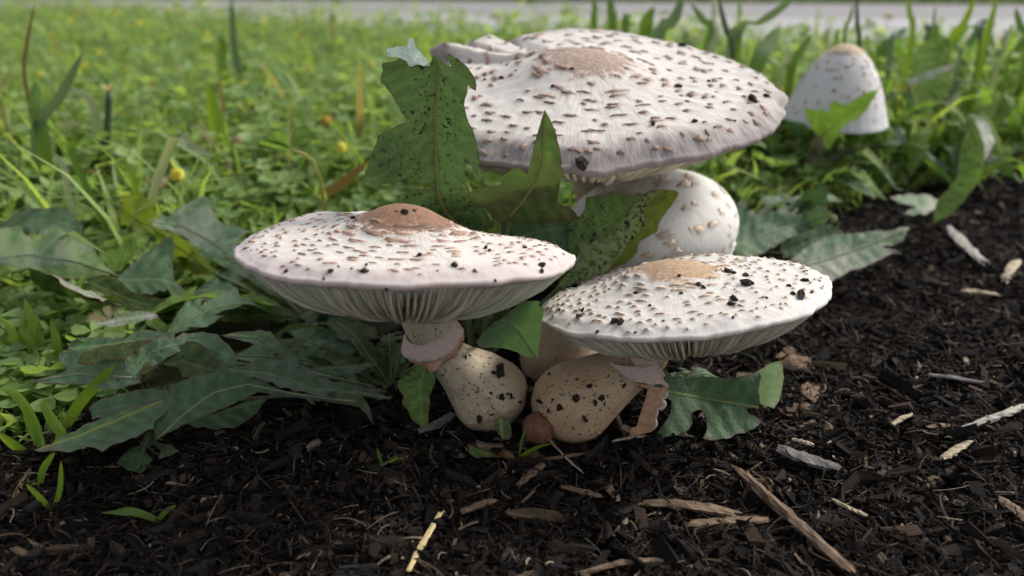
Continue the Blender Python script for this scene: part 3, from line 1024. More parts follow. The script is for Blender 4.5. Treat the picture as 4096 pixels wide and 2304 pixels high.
# broad weed leaves mixed into the lawn
x, y = lawn_points(2600, 34, 240, r1)
k = in_lawn(x, y - 2)
x, y = x[k], y[k]
n = len(x)
V, T, C = blades_np(x, y, np.full(n, -.4), r1.uniform(4, 9, n) * low(x, y), r1.uniform(.7, 1.5, n), r1, .75, lawn_colour(n, r1, (.100, .170, .065), (.22, .31, .10), .05))
o = big_mesh('weed_leaves', V, T, 'lawn_leaf', C)
tag(o, 'broad weed leaves mixed among the grass', 'weeds')

x, y = lawn_points(2600, 45, 260, r1)
k = in_lawn(x, y - np.where(x < 0, 14, 4))
x, y = x[k], y[k]
n = len(x)
V, T, C = blades_np(x, y, np.full(n, -.4), r1.uniform(7, 12.5, n), r1.uniform(.35, .8, n), r1, .28, lawn_colour(n, r1, (.13, .21, .06), (.32, .42, .12), .10))
o = big_mesh('tall_grass', V, T, 'lawn_leaf', C)
tag(o, 'taller grass blades standing above the clover', 'grass')

# verge across the road
n = 9000
x = r1.uniform(-420, 420, n)
y = far_edge(x) + 80 + r1.uniform(0, 1, n) ** 1.5 * 110
V, T, C = blades_np(x, y, np.full(n, -1.5), r1.uniform(4, 10, n), r1.uniform(.5, 1.2, n), r1, .5, lawn_colour(n, r1, (.05, .10, .03), (.10, .16, .04)))
o = big_mesh('verge_grass', V, T, 'lawn_leaf', C)
tag(o, 'green grass strip beyond the grey road', 'grass')

# ================================================================== MUSHROOMS
def gbase(u, v):
    g = G(u, v, 0)
    return np.array([g[0], g[1], float(gz(g[0], g[1]))])

HITS = {}
# --- big cap at the back
m_big = thing('mushroom', 'largest mushroom, wide flat brown-flecked cap with frayed lilac-grey rim, standing behind the dandelion leaf', 'mushroom', np.array([P(2440, 1220, 50.6)[0], 50.6, -.4]))
big = Cap(2352, 356, 46, 765, tilt=9, roll=1.5, ky=.93, hd=.075, hu=.115, wu=.34, lip=.050, gd=.28, seed=1, umbo=(-.07, .0), ragged=.010, fine=.0035, bumps=.004,
          dz=((0, .02), (40, .03), (70, .08), (92, .11), (112, .10), (118, .04), (122, .08), (126, .13), (134, .12), (139, .02), (143, .14), (149, .17), (154, .06), (170, .05), (185, .02), (200, .0), (235, -.01), (262, -.0), (270, -.015), (290, .02), (330, .03)),
          rho=((0, 1.0), (45, 1.0), (90, 1.0), (113, 1.0), (115, .99), (118, .84), (121, .87), (124, 1.0), (134, 1.0), (138, .9), (140, .84), (143, 1.0), (149, 1.02), (153, .9), (168, .95), (185, .91), (205, .93), (225, 1.0), (250, 1.0), (262, 1.01), (268, 1.03), (280, .985), (300, 1.0)))
big.layout(.24, .95, .060, .108, .031, .0135, .10, .7, 298)
big.build(m_big, 'cap_big', 'scale_big', gills=(140, 140))
px_stem(m_big, [(2360, 620, 47.5, 92), (2420, 900, 49.5, 92), (2440, 1100, 50.5, 100), (2440, 1190, 50.6, 140), (2440, 1230, 50.6, 90)], 'stem_back', seed=3, top=(big.c - big.n * big.R * .02, 1.2))
HITS['big'] = big

# --- front left
m_left = thing('mushroom', 'mushroom with tilted cap, brown pointed centre and pink collar on a bulbous speckled stem', 'mushroom', P(1972, 1700, 33.3))
left = Cap(1632, 985, 32, 674, tilt=-9.5, roll=-1.2, ky=.93, hd=.085, hu=.165, wu=.30, lip=.030, gd=.33, seed=2, umbo=(-.03, 0), ragged=.008, bumps=.006,
           dz=((0, .0), (25, -.035), (50, -.07), (75, -.02), (95, .06), (115, .11), (135, .12), (155, .08), (180, .03), (225, .01), (270, 0), (320, .0)),
           rho=((0, 1.0), (180, 1.0), (235, .985), (275, 1.0), (320, 1.0)))
left.layout(.27, .94, .052, .098, .032, .011, .10, 2.1, 298)
left.build(m_left, 'cap_left', 'scale_left', gills=(145, 145))
sl, bvl, _ = px_stem(m_left, [(1705, 1270, 32.0, 98), (1724, 1330, 32.2, 84), (1768, 1400, 32.6, 76), (1830, 1462, 33, 98), (1900, 1520, 33.4, 134), (1955, 1570, 33.6, 153)], 'stem_left', seed=5, top=(left.c - left.n * left.R * .05, 1.15), bulb=.35)
ax = unit(P(1705, 1270, 32) - P(1765, 1400, 32.6))
rc = P(1722, 1345, 32.2)
rL = ring_collar(m_left, rc, ax, [(.93, .46), (.98, .34), (1.12, .18), (1.27, .02), (1.33, -.12), (1.30, -.24), (1.18, -.34), (1.00, -.40), (.93, -.44)], 'ring_pink', 4, .13, 72)
ring_collar(m_left, rc - ax * .15, ax, [(1.0, -.15), (1.16, -.28), (1.22, -.48), (1.15, -.60)], 'ring_torn', 6, .22, name='ring_edge')

# --- front right
m_right = thing('mushroom', 'mushroom with soil crumbs on its white cap and a torn ring on its leaning stem', 'mushroom', P(2290, 1730, 32.8))
right = Cap(2718, 1164, 33.5, 575, tilt=-8.5, roll=7.0, ky=.95, hd=.10, hu=.12, wu=.33, lip=.030, gd=.31, seed=3, umbo=(-.10, .02), ragged=.008, bumps=.012, fine=.003,
            dz=((0, .01), (35, .03), (60, .05), (90, .02), (140, -.05), (180, -.01), (230, .0), (270, .0)), rho=((0, 1.0), (90, 1.0), (270, 1.0)))
right.layout(.29, .94, .058, .100, .027, .010, .12, .9)
right.build(m_right, 'cap_right', 'scale_right', gills=(135, 135))
sr, bvr, _ = px_stem(m_right, [(2600, 1395, 33.6, 82), (2555, 1440, 33.6, 94), (2482, 1490, 33.4, 106), (2400, 1540, 33.2, 134), (2335, 1580, 33, 158), (2292, 1606, 32.9, 166)], 'stem_right', seed=7, top=(right.c - right.n * right.R * .1 - right.x * 1.0, .95), bulb=.4)
axr = unit(P(2640, 1390, 33.6) - P(2480, 1490, 33.4))
rcr = P(2575, 1450, 33.4)
rR = traced('ring', cN([(430, 320), (640, 370), (860, 390), (1030, 370), (1070, 440), (1120, 500), (1160, 570), (1200, 600), (1205, 650), (1160, 620), (1100, 600), (1010, 595), (930, 600), (830, 575), (770, 570), (700, 545), (620, 480), (540, 420), (470, 360)]),
            [(2440, 1455, 32.4), (2640, 1470, 32.0), (2560, 1525, 31.9), (2670, 1540, 32.1), (2530, 1480, 31.9)], 'ring_pink', m_right, step=9, wave=.05, crease=0, seed=5)
ring_collar(m_right, rcr, axr, [(.98, .5), (1.02, .2), (1.08, -.1), (1.12, -.35)], 'ring_pink', 9, .06, name='ring_sleeve')
tear = traced('torn_strip', cN([(800, 590), (930, 610), (1060, 640), (1110, 650), (1140, 620), (1190, 640), (1185, 720), (1160, 770), (1110, 790), (1150, 830), (1140, 890), (1090, 920), (1050, 930), (1060, 980), (1035, 1040), (1040, 1120), (1000, 1170), (960, 1200), (900, 1220), (840, 1230), (780, 1290), (730, 1300), (690, 1260), (720, 1170), (780, 1140), (820, 1050), (850, 940), (890, 840), (920, 720), (935, 655), (850, 620)]),
              [(2600, 1545, 32.0), (2660, 1545, 32.0), (2580, 1680, 31.9), (2520, 1740, 32.2)], 'ring_torn', rR, step=9, wave=.10, crease=0, curl=.08, jag=4, seed=6)
fr = []
for i, (u, v) in enumerate(cN([(1185, 700), (1165, 765), (1120, 790), (1150, 850), (1125, 905), (1060, 930), (1055, 980), (1035, 1040), (1040, 1110), (1005, 1165), (960, 1200), (900, 1225)])):
    fr.append(P(u, v, 31.9))
tube('fringe', fr, [.07, .09, .06, .10, .09, .06, .08, .07, .09, .07, .06, .04], 'ring_fringe', tear, seg=7, sub=5, rough=.5)

# --- young white cap between
m_young = thing('mushroom', 'young rounded white mushroom cap tucked under the largest cap', 'mushroom', P(2255, 1490, 38.5))
young = Cap(2590, 925, 45, 355, tilt=2, roll=14, ky=1.0, hd=.64, hu=0, wu=.3, lip=.0, gd=.12, seed=4, ragged=.02, bumps=.006, fine=.003, globe=2.0)
young.layout(.14, .94, .10, .15, .045, .022, .15, .5)
young.build(m_young, 'cap_young', 'scale_young', nphi=160, nt=50, gills=None)
px_stem(m_young, [(2540, 1060, 43.8, 85), (2420, 1220, 41.5, 92), (2290, 1370, 39.2, 140), (2250, 1450, 38.6, 180), (2255, 1505, 38.4, 110)], 'stem_back', seed=9, top=(young.c + young.n * .5, 1.2))

# --- bell-shaped mushroom at the edge of the lawn
m_bell = thing('mushroom', 'bell-shaped white mushroom with brown top standing apart at the lawn edge', 'mushroom', np.array([P(3243, 740, 72)[0], 72, -.6]))
bell = Cap(3336, 478, 72, 203, tilt=2, roll=-2, ky=1.0, hd=1.36, hu=.08, wu=.35, lip=.0, gd=.1, power=2.45, seed=6, ragged=.01, bumps=.01)
bell.layout(.34, .96, .062, .17, .04, .016, .25, .6, 130)
cap_mat('cap_bell', white=(.56, .55, .55), disc=(.34, .27, .19), disc_t=.36, margin=(.72, .71, .72), margin_amt=.3, margin_t=.9, blush=(.52, .46, .42), blush_amt=.2, halo=.3)
bell.build(m_bell, 'cap_bell', 'scale_left', nphi=120, nt=50, gills=(40, 40))
px_stem(m_bell, [(3300, 500, 72, 29), (3278, 560, 72, 34), (3255, 650, 72, 42), (3238, 715, 72, 54), (3235, 750, 72, 40)], 'stem_pale', seed=11, top=(bell.c, .6))
m_small = thing('mushroom', 'small cream mushroom half hidden by leaves beneath the bell-shaped cap', 'mushroom', np.array([P(3320, 700, 76)[0], 76, -.6]))
small = Cap(3385, 590, 76, 40, tilt=0, roll=-12, hd=1.0, hu=0, lip=0, power=2.4, seed=8, bumps=0)
small.build(m_small, 'cap_young', 'scale_young', nphi=60, nt=24, gills=None)
px_stem(m_small, [(3375, 620, 76, 16), (3340, 670, 76, 20), (3322, 715, 76, 24)], 'stem_pale', seed=12, top=(small.c + np.array([0, 0, .3]), .35))

# --- brown button at the foot
bb = P(2150, 1745, 31.7)
m_but = thing('mushroom', 'tiny reddish brown mushroom button pressed against the bulbous stems', 'mushroom', bb)
kx = px2cm(1, 2150, 1715, 31.7)
pr = [(-1.05, .45), (-.8, .68), (-.45, .92), (0, 1.0), (.4, .93), (.75, .66), (.93, .38), (1.0, .06)]
ctr = P(2148, 1712, 31.7)
V, Fc, at = tube_mesh([ctr + np.array([.02 * i, 0, z * 66 * kx]) for i, (z, r) in enumerate(pr)], [r * 66 * kx for z, r in pr], 28, 4, .06, 3)
mk('cap', V, Fc, 'button_brown', m_but)
tube('stem', [ctr - np.array([0, -.2, 1.5]), ctr - np.array([0, -.2, .5])], [.4, .5], 'stem_back', m_but, seg=16, sub=1)

# ================================================================== DANDELIONS
# centre plant between the mushrooms
rootC = np.array([-1.9, 38.4, float(gz(-1.9, 38.4))])
pC = thing('dandelion', 'dandelion with upright soil-spotted lobed leaves growing between the mushrooms', 'plant', rootC)
up = traced('leaf', cA([(232, 290), (240, 270), (330, 260), (360, 240), (400, 262), (430, 290), (470, 285), (520, 292), (575, 290), (590, 255), (597, 225), (640, 240), (670, 265), (690, 285), (735, 300), (720, 265), (700, 240), (700, 210), (730, 212), (780, 240), (830, 285), (870, 330), (900, 380), (917, 440), (910, 478), (880, 460), (865, 432), (850, 440), (850, 490), (832, 540), (828, 590), (840, 640), (860, 700), (890, 760), (905, 820), (925, 900), (940, 980), (930, 1060), (915, 1170), (895, 1110), (880, 1030), (850, 980), (822, 960), (822, 1040), (830, 1100), (845, 1160), (870, 1210), (930, 1290), (990, 1370), (1030, 1449), (1000, 1500), (900, 1520), (800, 1500), (700, 1420), (560, 1340), (440, 1300), (320, 1275), (380, 1220), (460, 1180), (540, 1185), (590, 1190), (560, 1150), (510, 1165), (480, 1130), (440, 1105), (300, 1140), (180, 1165), (80, 1160), (110, 1060), (150, 950), (190, 850), (200, 800), (240, 790), (290, 755), (350, 720), (440, 690), (400, 670), (370, 630), (340, 570), (300, 500), (265, 450), (225, 415), (225, 380), (240, 330)]),
            [(1500, 700, 36.6), (1900, 640, 35.6), (1760, 900, 38.6), (1750, 250, 36.0), (1540, 270, 36.6), (1890, 330, 35.4), (1740, 600, 36.8), (1580, 820, 37.6)], 'leaf_upright', pC,
            cA([(625, 250), (640, 320), (635, 450), (612, 650), (620, 900), (630, 1100), (645, 1250), (700, 1360), (800, 1470)]), step=13, wave=.12, crease=.10, rib_mat='midrib_green', rib_r=.12, seed=1, label='upright lobed leaf with black soil specks and torn top')
traced('folded_tip', cA([(262, 170), (300, 165), (360, 155), (410, 148), (428, 102), (455, 98), (467, 115), (472, 150), (520, 200), (560, 250), (580, 290), (530, 296), (490, 285), (440, 300), (420, 290), (405, 255), (370, 238), (345, 228), (310, 235), (265, 228)]),
       [(1550, 210, 36.9), (1650, 170, 37.2), (1700, 258, 35.9), (1640, 262, 36.1)], 'leaf_felt', up, step=10, wave=.08, crease=0, jag=3, seed=2)
stalk(pC, P(1830, 900, 38.6), rootC, .12, .18, .1)
po = traced('leaf', cA([(1413, 630), (1440, 670), (1475, 740), (1500, 820), (1520, 900), (1535, 1000), (1540, 1090), (1520, 1170), (1505, 1240), (1505, 1290), (1540, 1310), (1590, 1320), (1630, 1350), (1655, 1390), (1600, 1410), (1500, 1420), (1400, 1440), (1200, 1430), (1080, 1420), (1030, 1400), (1000, 1340), (960, 1320), (920, 1280), (860, 1240), (880, 1200), (960, 1175), (1050, 1165), (1100, 1150), (1115, 1090), (1170, 1050), (1220, 1040), (1255, 1060), (1280, 1085), (1300, 1040), (1310, 980), (1330, 890), (1350, 810), (1380, 720)]),
            [(2180, 450, 34.6), (2200, 640, 35.2), (1950, 800, 36.6), (2100, 880, 37.8), (2290, 860, 37.6)], 'leaf_pointed', pC,
            cA([(1413, 632), (1408, 850), (1400, 1000), (1350, 1150), (1260, 1280), (1150, 1400)]), step=12, wave=.08, crease=.09, rib_mat='midrib_green', rib_r=.08, seed=3, label='pointed leaf with purplish lobe')
stalk(pC, P(2040, 880, 37.9), rootC, .1, .16, .1)
traced('leaf', cB([(850, 1180), (1000, 1140), (1200, 1150), (1330, 1190), (1330, 1340), (1250, 1400), (1100, 1400), (960, 1350), (870, 1280)]), [(2000, 870, 39.2), (2330, 880, 39.6), (2150, 1020, 38.9)], 'leaf_dark', pC, cB([(1300, 1230), (1100, 1250), (920, 1300)]), wave=.15, seed=4)
s1 = traced('leaf', cJ([(370, 760), (450, 680), (520, 640), (570, 580), (590, 420), (720, 405), (830, 400), (880, 350), (1000, 370), (1050, 405), (1140, 412), (1210, 370), (1290, 375), (1380, 330), (1330, 440), (1200, 560), (1100, 680), (1000, 780), (930, 880), (860, 940), (760, 970), (640, 990), (560, 1020), (520, 1060), (500, 1140), (440, 1150), (360, 1090), (375, 900)]),
            [(2300, 900, 39.2), (2500, 790, 39.4), (2560, 770, 39.3), (2320, 1010, 38.8)], 'leaf_spotted', pC, cJ([(500, 980), (800, 800), (1200, 430)]), step=10, wave=.08, crease=.05, seed=5, label='broad soil-spotted leaf folded over on itself')
traced('folded_half', cJ([(1440, 310), (1465, 330), (1450, 400), (1390, 470), (1310, 520), (1290, 600), (1320, 700), (1280, 800), (1200, 880), (1130, 970), (1060, 1050), (1000, 1130), (930, 1210), (860, 1310), (760, 1360), (600, 1420), (450, 1470), (260, 1560), (200, 1560), (260, 1449), (340, 1370), (440, 1260), (510, 1150), (515, 1060), (480, 975), (600, 940), (740, 910), (860, 880), (950, 800), (1020, 700), (1100, 600), (1200, 490), (1290, 400), (1370, 340)]),
       [(2320, 970, 38.7), (2480, 870, 38.8), (2625, 755, 39.0), (2580, 860, 38.2), (2470, 1040, 38.0), (2250, 1150, 37.7), (2340, 1080, 37.9)], 'leaf_flap', s1, cJ([(1420, 330), (1240, 640), (1060, 920), (860, 1160), (500, 1400)]), step=10, wave=.07, crease=.12, seed=6)
traced('far_lobe', cJ([(1440, 335), (1560, 328), (1680, 345), (1715, 370), (1680, 440), (1620, 530), (1540, 630), (1490, 700), (1460, 800), (1440, 850), (1340, 900), (1250, 940), (1225, 980), (1210, 1080), (1150, 1150), (1060, 1230), (1010, 1240), (930, 1290), (820, 1350), (820, 1250), (900, 1130), (1000, 1030), (1060, 950), (1130, 870), (1200, 780), (1240, 650), (1260, 520), (1340, 430), (1400, 370)]),
       [(2640, 780, 39.7), (2700, 770, 39.6), (2480, 1060, 38.9), (2600, 950, 39.4)], 'leaf_olive', s1, cJ([(1600, 350), (1380, 700), (1150, 1000)]), step=12, wave=.06, crease=.02, seed=7)
stalk(pC, P(2240, 1150, 37.8), rootC, .1, .16, .2)
tl = traced('leaf', cI([(750, 310), (800, 230), (880, 170), (960, 130), (1000, 80), (1080, 10), (1170, 0), (1215, 5), (1205, 35), (1245, 50), (1245, 80), (1230, 150), (1215, 250), (1205, 350), (1195, 440), (1100, 410), (1000, 370), (930, 355), (870, 350), (800, 355), (765, 340)]),
            [(2120, 1210, 28.6), (1930, 1360, 29.9), (2150, 1430, 29.4), (2170, 1290, 28.8)], 'leaf_blue', pC, cI([(880, 190), (970, 150), (1060, 250), (1190, 432)]), step=9, wave=.05, crease=.05, rib_mat='midrib_pale', rib_r=.045, seed=8, label='blue-green leaf tip wedged between the collared cap and the torn-ring cap')
stalk(pC, P(1985, 1290, 29.6), rootC + np.array([0, -.5, .6]), .07, .13, .5)

# rosette lying to the left of the stems
rootL = gbase(1570, 1560)
pL = thing('dandelion', 'dark dandelion rosette with long toothed leaves lying on the mulch beside the collared stem', 'plant', rootL)
Z = 'z'
traced('leaf', cI([(390, 430), (430, 470), (445, 560), (440, 620), (405, 700), (400, 800), (395, 890), (375, 930), (345, 960), (330, 930), (270, 880), (240, 810), (200, 770), (210, 710), (180, 670), (165, 610), (240, 545), (290, 500), (340, 450)]),
       [(1715, 1440, 32.2), (1600, 1540, 31.6), (1735, 1540, 31.7), (1690, 1715, 31.7)], 'leaf_spotted', pL, cI([(390, 440), (330, 640), (350, 950)]), step=9, wave=.06, crease=.06, seed=10, label='small soil-spotted leaf hanging beside the stem')
stalk(pL, P(1712, 1445, 32.2), rootL, .06, .1, .4)
def zleaf(poly, anchors, mat, plant, mid, seed, wave=.14, rib=None, rib_r=.06, label=None, name='leaf', step=15, crease=.08, curl=0.0):
    return traced(name, poly, [(*p, z, Z) for p, z in anchors], mat, plant, mid, step=step, wave=wave, crease=crease, rib_mat=rib, rib_r=rib_r, seed=seed, label=label, curl=curl, jag=5.0)
d1 = zleaf(cD([(1350, 380), (1400, 440), (1480, 460), (1600, 490), (1700, 540), (1800, 550), (1950, 580), (2100, 590), (2190, 580), (2240, 650), (2270, 760), (2220, 690), (2180, 650), (2050, 625), (1980, 615), (1900, 600), (1910, 635), (1850, 595), (1700, 580), (1560, 560), (1490, 590), (1400, 640), (1280, 690), (1150, 740), (1050, 790), (940, 850), (920, 780), (960, 690), (1000, 600), (1030, 560), (1025, 510), (1100, 490), (1200, 470), (1300, 440)]),
           [(cD([(940, 850)])[0], 1.3), (cD([(1300, 480)])[0], 3.0), (cD([(1700, 560)])[0], 2.2), (cD([(2190, 600)])[0], 1.6), (cD([(1050, 560)])[0], 2.2)], 'leaf_dark', pL, cD([(945, 845), (1100, 700), (1300, 560), (1500, 510), (1800, 565), (2150, 610)]), 20, rib='midrib_pale', rib_r=.05, label='dark leaf with pointed lobe drooping towards the mulch')
traced('folded_lobe', cD([(830, 465), (870, 400), (980, 340), (1080, 280), (1160, 248), (1220, 265), (1280, 320), (1320, 390), (1390, 450), (1300, 460), (1180, 470), (1110, 475), (1080, 410), (980, 385), (900, 425)]),
       [(*cD([(830, 465)])[0], 2.6, Z), (*cD([(1300, 455)])[0], 3.0, Z), (*cD([(1160, 250)])[0], 34.2), (*cD([(1000, 350)])[0], 33.8)], 'leaf_under', d1, cD([(850, 440), (1100, 370), (1350, 440)]), wave=.08, seed=21)
zleaf(cD([(1345, 380), (1400, 385), (1470, 390), (1540, 360), (1620, 350), (1720, 370), (1800, 420), (1900, 440), (2000, 480), (2150, 520), (2300, 560), (2390, 580), (2300, 600), (2200, 585), (2000, 590), (1800, 555), (1700, 540), (1600, 490), (1480, 460), (1400, 445)]),
      [(cD([(1345, 400)])[0], 3.2), (cD([(1700, 380)])[0], 2.8), (cD([(2390, 580)])[0], 1.2), (cD([(1700, 530)])[0], 2.5)], 'leaf_dark', pL, cD([(1370, 400), (1600, 440), (1900, 530), (2350, 585)]), 22, label='grey-green lobes at the leaf base')
zleaf(cD([(210, 915), (290, 880), (340, 860), (360, 820), (420, 800), (480, 770), (560, 730), (650, 690), (760, 660), (880, 645), (1000, 620), (1040, 640), (960, 700), (930, 780), (880, 810), (830, 840), (760, 860), (680, 890), (620, 920), (570, 900), (520, 880), (525, 915), (480, 905), (400, 910), (300, 910)]),
      [(cD([(210, 915)])[0], .9), (cD([(560, 800)])[0], 1.3), (cD([(980, 640)])[0], 1.7)], 'leaf_dark', pL, cD([(215, 912), (480, 820), (700, 730), (990, 630)]), 23, wave=.12, rib='midrib_green', rib_r=.07, label='leaf with pale yellow midrib and tattered tip')
zleaf(cD([(860, 790), (930, 790), (950, 850), (1040, 880), (1090, 915), (1000, 950), (960, 965), (975, 910), (930, 875), (885, 880), (880, 915), (925, 960), (890, 1005), (850, 1050), (780, 1030), (705, 990), (730, 950), (780, 900), (850, 870), (870, 830)]),
      [(cD([(900, 800)])[0], 1.0), (cD([(850, 1050)])[0], .35), (cD([(1080, 915)])[0], .6)], 'leaf_dark', pL, cD([(900, 800), (850, 930), (820, 1030)]), 24, wave=.08, label='low leaf with a hole eaten through it')
zleaf(cD([(170, 490), (280, 460), (370, 430), (400, 400), (360, 370), (350, 320), (430, 300), (560, 330), (640, 350), (740, 330), (760, 420), (800, 460), (860, 500), (740, 530), (640, 545), (560, 520), (450, 510), (350, 500), (250, 500)]),
      [(cD([(170, 490)])[0], 1.8), (cD([(500, 320)])[0], 3.0), (cD([(800, 500)])[0], 2.4)], 'leaf_blue', pL, cD([(180, 488), (450, 440), (800, 470)]), 25, rib='midrib_pale', rib_r=.05)
zleaf(cD([(740, 430), (770, 350), (830, 280), (920, 230), (1060, 230), (1100, 190), (1200, 190), (1320, 210), (1400, 290), (1440, 350), (1400, 400), (1300, 400), (1220, 330), (1150, 300), (1060, 320), (960, 380), (880, 430), (840, 500), (770, 510)]),
      [(cD([(740, 450)])[0], 2.6), (cD([(1100, 200)])[0], 3.9), (cD([(1440, 350)])[0], 3.3), (cD([(840, 500)])[0], 2.3)], 'leaf_blue', pL, cD([(780, 480), (900, 320), (1150, 240), (1420, 350)]), 26, wave=.2)
zleaf(cD([(1330, 210), (1450, 190), (1560, 180), (1640, 190), (1700, 260), (1740, 345), (1640, 295), (1560, 265), (1430, 235)]), [(cD([(1330, 210)])[0], 3.6), (cD([(1560, 180)])[0], 3.6), (cD([(1740, 345)])[0], 2.4)], 'leaf_blue', pL, cD([(1340, 212), (1560, 225), (1735, 340)]), 27)
traced('curled_edge', cD([(470, 390), (500, 340), (600, 290), (720, 260), (830, 240), (930, 232), (870, 272), (780, 315), (760, 355), (640, 355), (540, 400)]), [(*cD([(470, 390)])[0], 2.9, Z), (*cD([(930, 232)])[0], 4.0, Z), (*cD([(600, 350)])[0], 3.2, Z)], 'leaf_under', pL, None, wave=.12, seed=28)
zleaf(cD([(430, 240), (550, 220), (760, 230), (830, 190), (940, 190), (1060, 200), (1060, 260), (900, 280), (700, 300), (520, 335), (400, 330)]), [(cD([(430, 260)])[0], 2.6), (cD([(940, 190)])[0], 3.2), (cD([(700, 300)])[0], 2.7)], 'leaf_dark', pL, cD([(430, 290), (1000, 230)]), 29)
zleaf(cD([(540, 650), (620, 600), (760, 560), (900, 540), (1020, 540), (1020, 620), (850, 660), (700, 690), (560, 730)]), [(cD([(540, 680)])[0], .8), (cD([(1000, 560)])[0], 1.5), (cD([(850, 650)])[0], 1.0)], 'leaf_blue', pL, cD([(550, 690), (1000, 580)]), 30)
zleaf(cD([(1100, 720), (1300, 690), (1500, 600), (1620, 580), (1560, 680), (1450, 760), (1320, 790), (1180, 780)]), [(cD([(1100, 720)])[0], .8), (cD([(1600, 590)])[0], 1.2), (cD([(1320, 790)])[0], .5)], 'leaf_dark', pL, cD([(1130, 740), (1600, 600)]), 31)
zleaf(cD([(1560, 440), (1760, 420), (1950, 400), (2150, 380), (2280, 380), (2180, 440), (2020, 470), (1820, 490), (1650, 490)]), [(cD([(1560, 440)])[0], 1.2), (cD([(2280, 380)])[0], 1.6), (cD([(1820, 490)])[0], 1.0)], 'leaf_dark', pL, cD([(1570, 450), (2270, 385)]), 32)
zleaf(cD([(1650, 210), (1750, 150), (1830, 138), (2000, 180), (1990, 190), (1830, 165), (1760, 175), (1690, 215)]), [(cD([(1650, 210)])[0], 2.2), (cD([(1830, 140)])[0], 3.0), (cD([(2000, 185)])[0], 2.2)], 'leaf_dark', pL, None, 33, wave=.06)
for (u, v, z) in ((1320, 1580, 1.3), (1300, 1570, 2.1), (1180, 1540, 1.4), (1120, 1480, 2.4), (900, 1430, 2.8), (820, 1610, 1.3)):
    stalk(pL, G(u, v, z), rootL, .07, .13, .15)

# rosette behind it at the edge of the lawn
rootB = gbase(1250, 1310)
pB = thing('dandelion', 'dandelion rosette with pale crumpled leaves at the lawn edge behind the collared cap', 'plant', rootB)
zleaf(cC([(-60, 470), (80, 440), (160, 430), (230, 510), (300, 540), (380, 530), (350, 480), (460, 440), (560, 490), (680, 540), (760, 600), (850, 700), (910, 790), (960, 860), (880, 880), (780, 885), (700, 865), (650, 900), (560, 890), (420, 840), (290, 815), (150, 800), (60, 770), (-60, 740)]),
      [(cC([(0, 600)])[0], 4.2), (cC([(500, 480)])[0], 5.6), (cC([(900, 860)])[0], 3.0), (cC([(400, 800)])[0], 3.6), (cC([(700, 600)])[0], 5.2)], 'leaf_pale', pB, cC([(-50, 720), (300, 680), (600, 740), (940, 860)]), 40, wave=.28, rib='midrib_pale', label='pale crumpled leaf with a whitish crease')
zleaf(cC([(-60, 430), (60, 370), (150, 320), (280, 280), (440, 275), (560, 290), (640, 350), (700, 420), (690, 500), (600, 510), (470, 460), (360, 510), (240, 500), (100, 470), (-60, 480)]), [(cC([(0, 430)])[0], 4.5), (cC([(440, 280)])[0], 5.8), (cC([(690, 490)])[0], 5.0), (cC([(240, 480)])[0], 4.8)], 'leaf_blue', pB, cC([(-50, 450), (300, 380), (680, 450)]), 41, wave=.2)
zleaf(cC([(210, 815), (300, 810), (420, 850), (480, 870), (560, 930), (650, 980), (760, 1020), (880, 1050), (980, 1070), (1040, 1130), (960, 1110), (850, 1100), (740, 1070), (600, 1050), (480, 1030), (350, 1005), (280, 950), (250, 890)]), [(cC([(210, 815)])[0], 3.8), (cC([(1040, 1130)])[0], 2.4), (cC([(480, 1000)])[0], 2.6), (cC([(560, 900)])[0], 3.6)], 'leaf_under', pB, cC([(220, 820), (500, 950), (1030, 1125)]), 42)
zleaf(cC([(420, 840), (480, 850), (560, 905), (650, 955), (760, 995), (900, 1030), (970, 1010), (985, 1060), (1040, 1128), (960, 1090), (850, 1060), (740, 1035), (640, 1000), (550, 950), (470, 880)]), [(cC([(430, 845)])[0], 3.9), (cC([(1040, 1128)])[0], 2.5), (cC([(740, 1000)])[0], 3.5)], 'leaf_pale', pB, None, 43, wave=.05, name='curled_edge')
zleaf(cC([(1265, 370), (1350, 380), (1440, 350), (1540, 290), (1640, 210), (1730, 185), (1810, 210), (1830, 290), (1860, 370), (1930, 430), (1960, 390), (2040, 440), (2130, 470), (2060, 520), (2020, 600), (2060, 740), (1900, 700), (1780, 665), (1690, 615), (1600, 545), (1480, 485), (1390, 465), (1320, 440)]),
      [(cC([(1265, 370)])[0], 5.6), (cC([(1730, 190)])[0], 6.6), (cC([(2060, 740)])[0], 3.8), (cC([(1600, 530)])[0], 4.6), (cC([(2050, 480)])[0], 5.2)], 'leaf_pale', pB, cC([(1280, 385), (1550, 430), (1800, 560), (2040, 720)]), 44, wave=.25, rib='midrib_pale', label='pale leaf with a bent tip behind the collared cap')
zleaf(cC([(1040, 230), (1080, 180), (1200, 180), (1290, 220), (1340, 330), (1300, 370), (1360, 450), (1420, 490), (1500, 500), (1600, 560), (1660, 650), (1800, 760), (1830, 840), (1700, 860), (1560, 800), (1480, 700), (1370, 570), (1200, 450), (1030, 430)]),
      [(cC([(1100, 200)])[0], 5.6), (cC([(1830, 840)])[0], 3.0), (cC([(1200, 430)])[0], 4.2), (cC([(1600, 600)])[0], 4.0)], 'leaf_olive', pB, cC([(1050, 300), (1350, 500), (1800, 820)]), 45, rib='midrib_green')
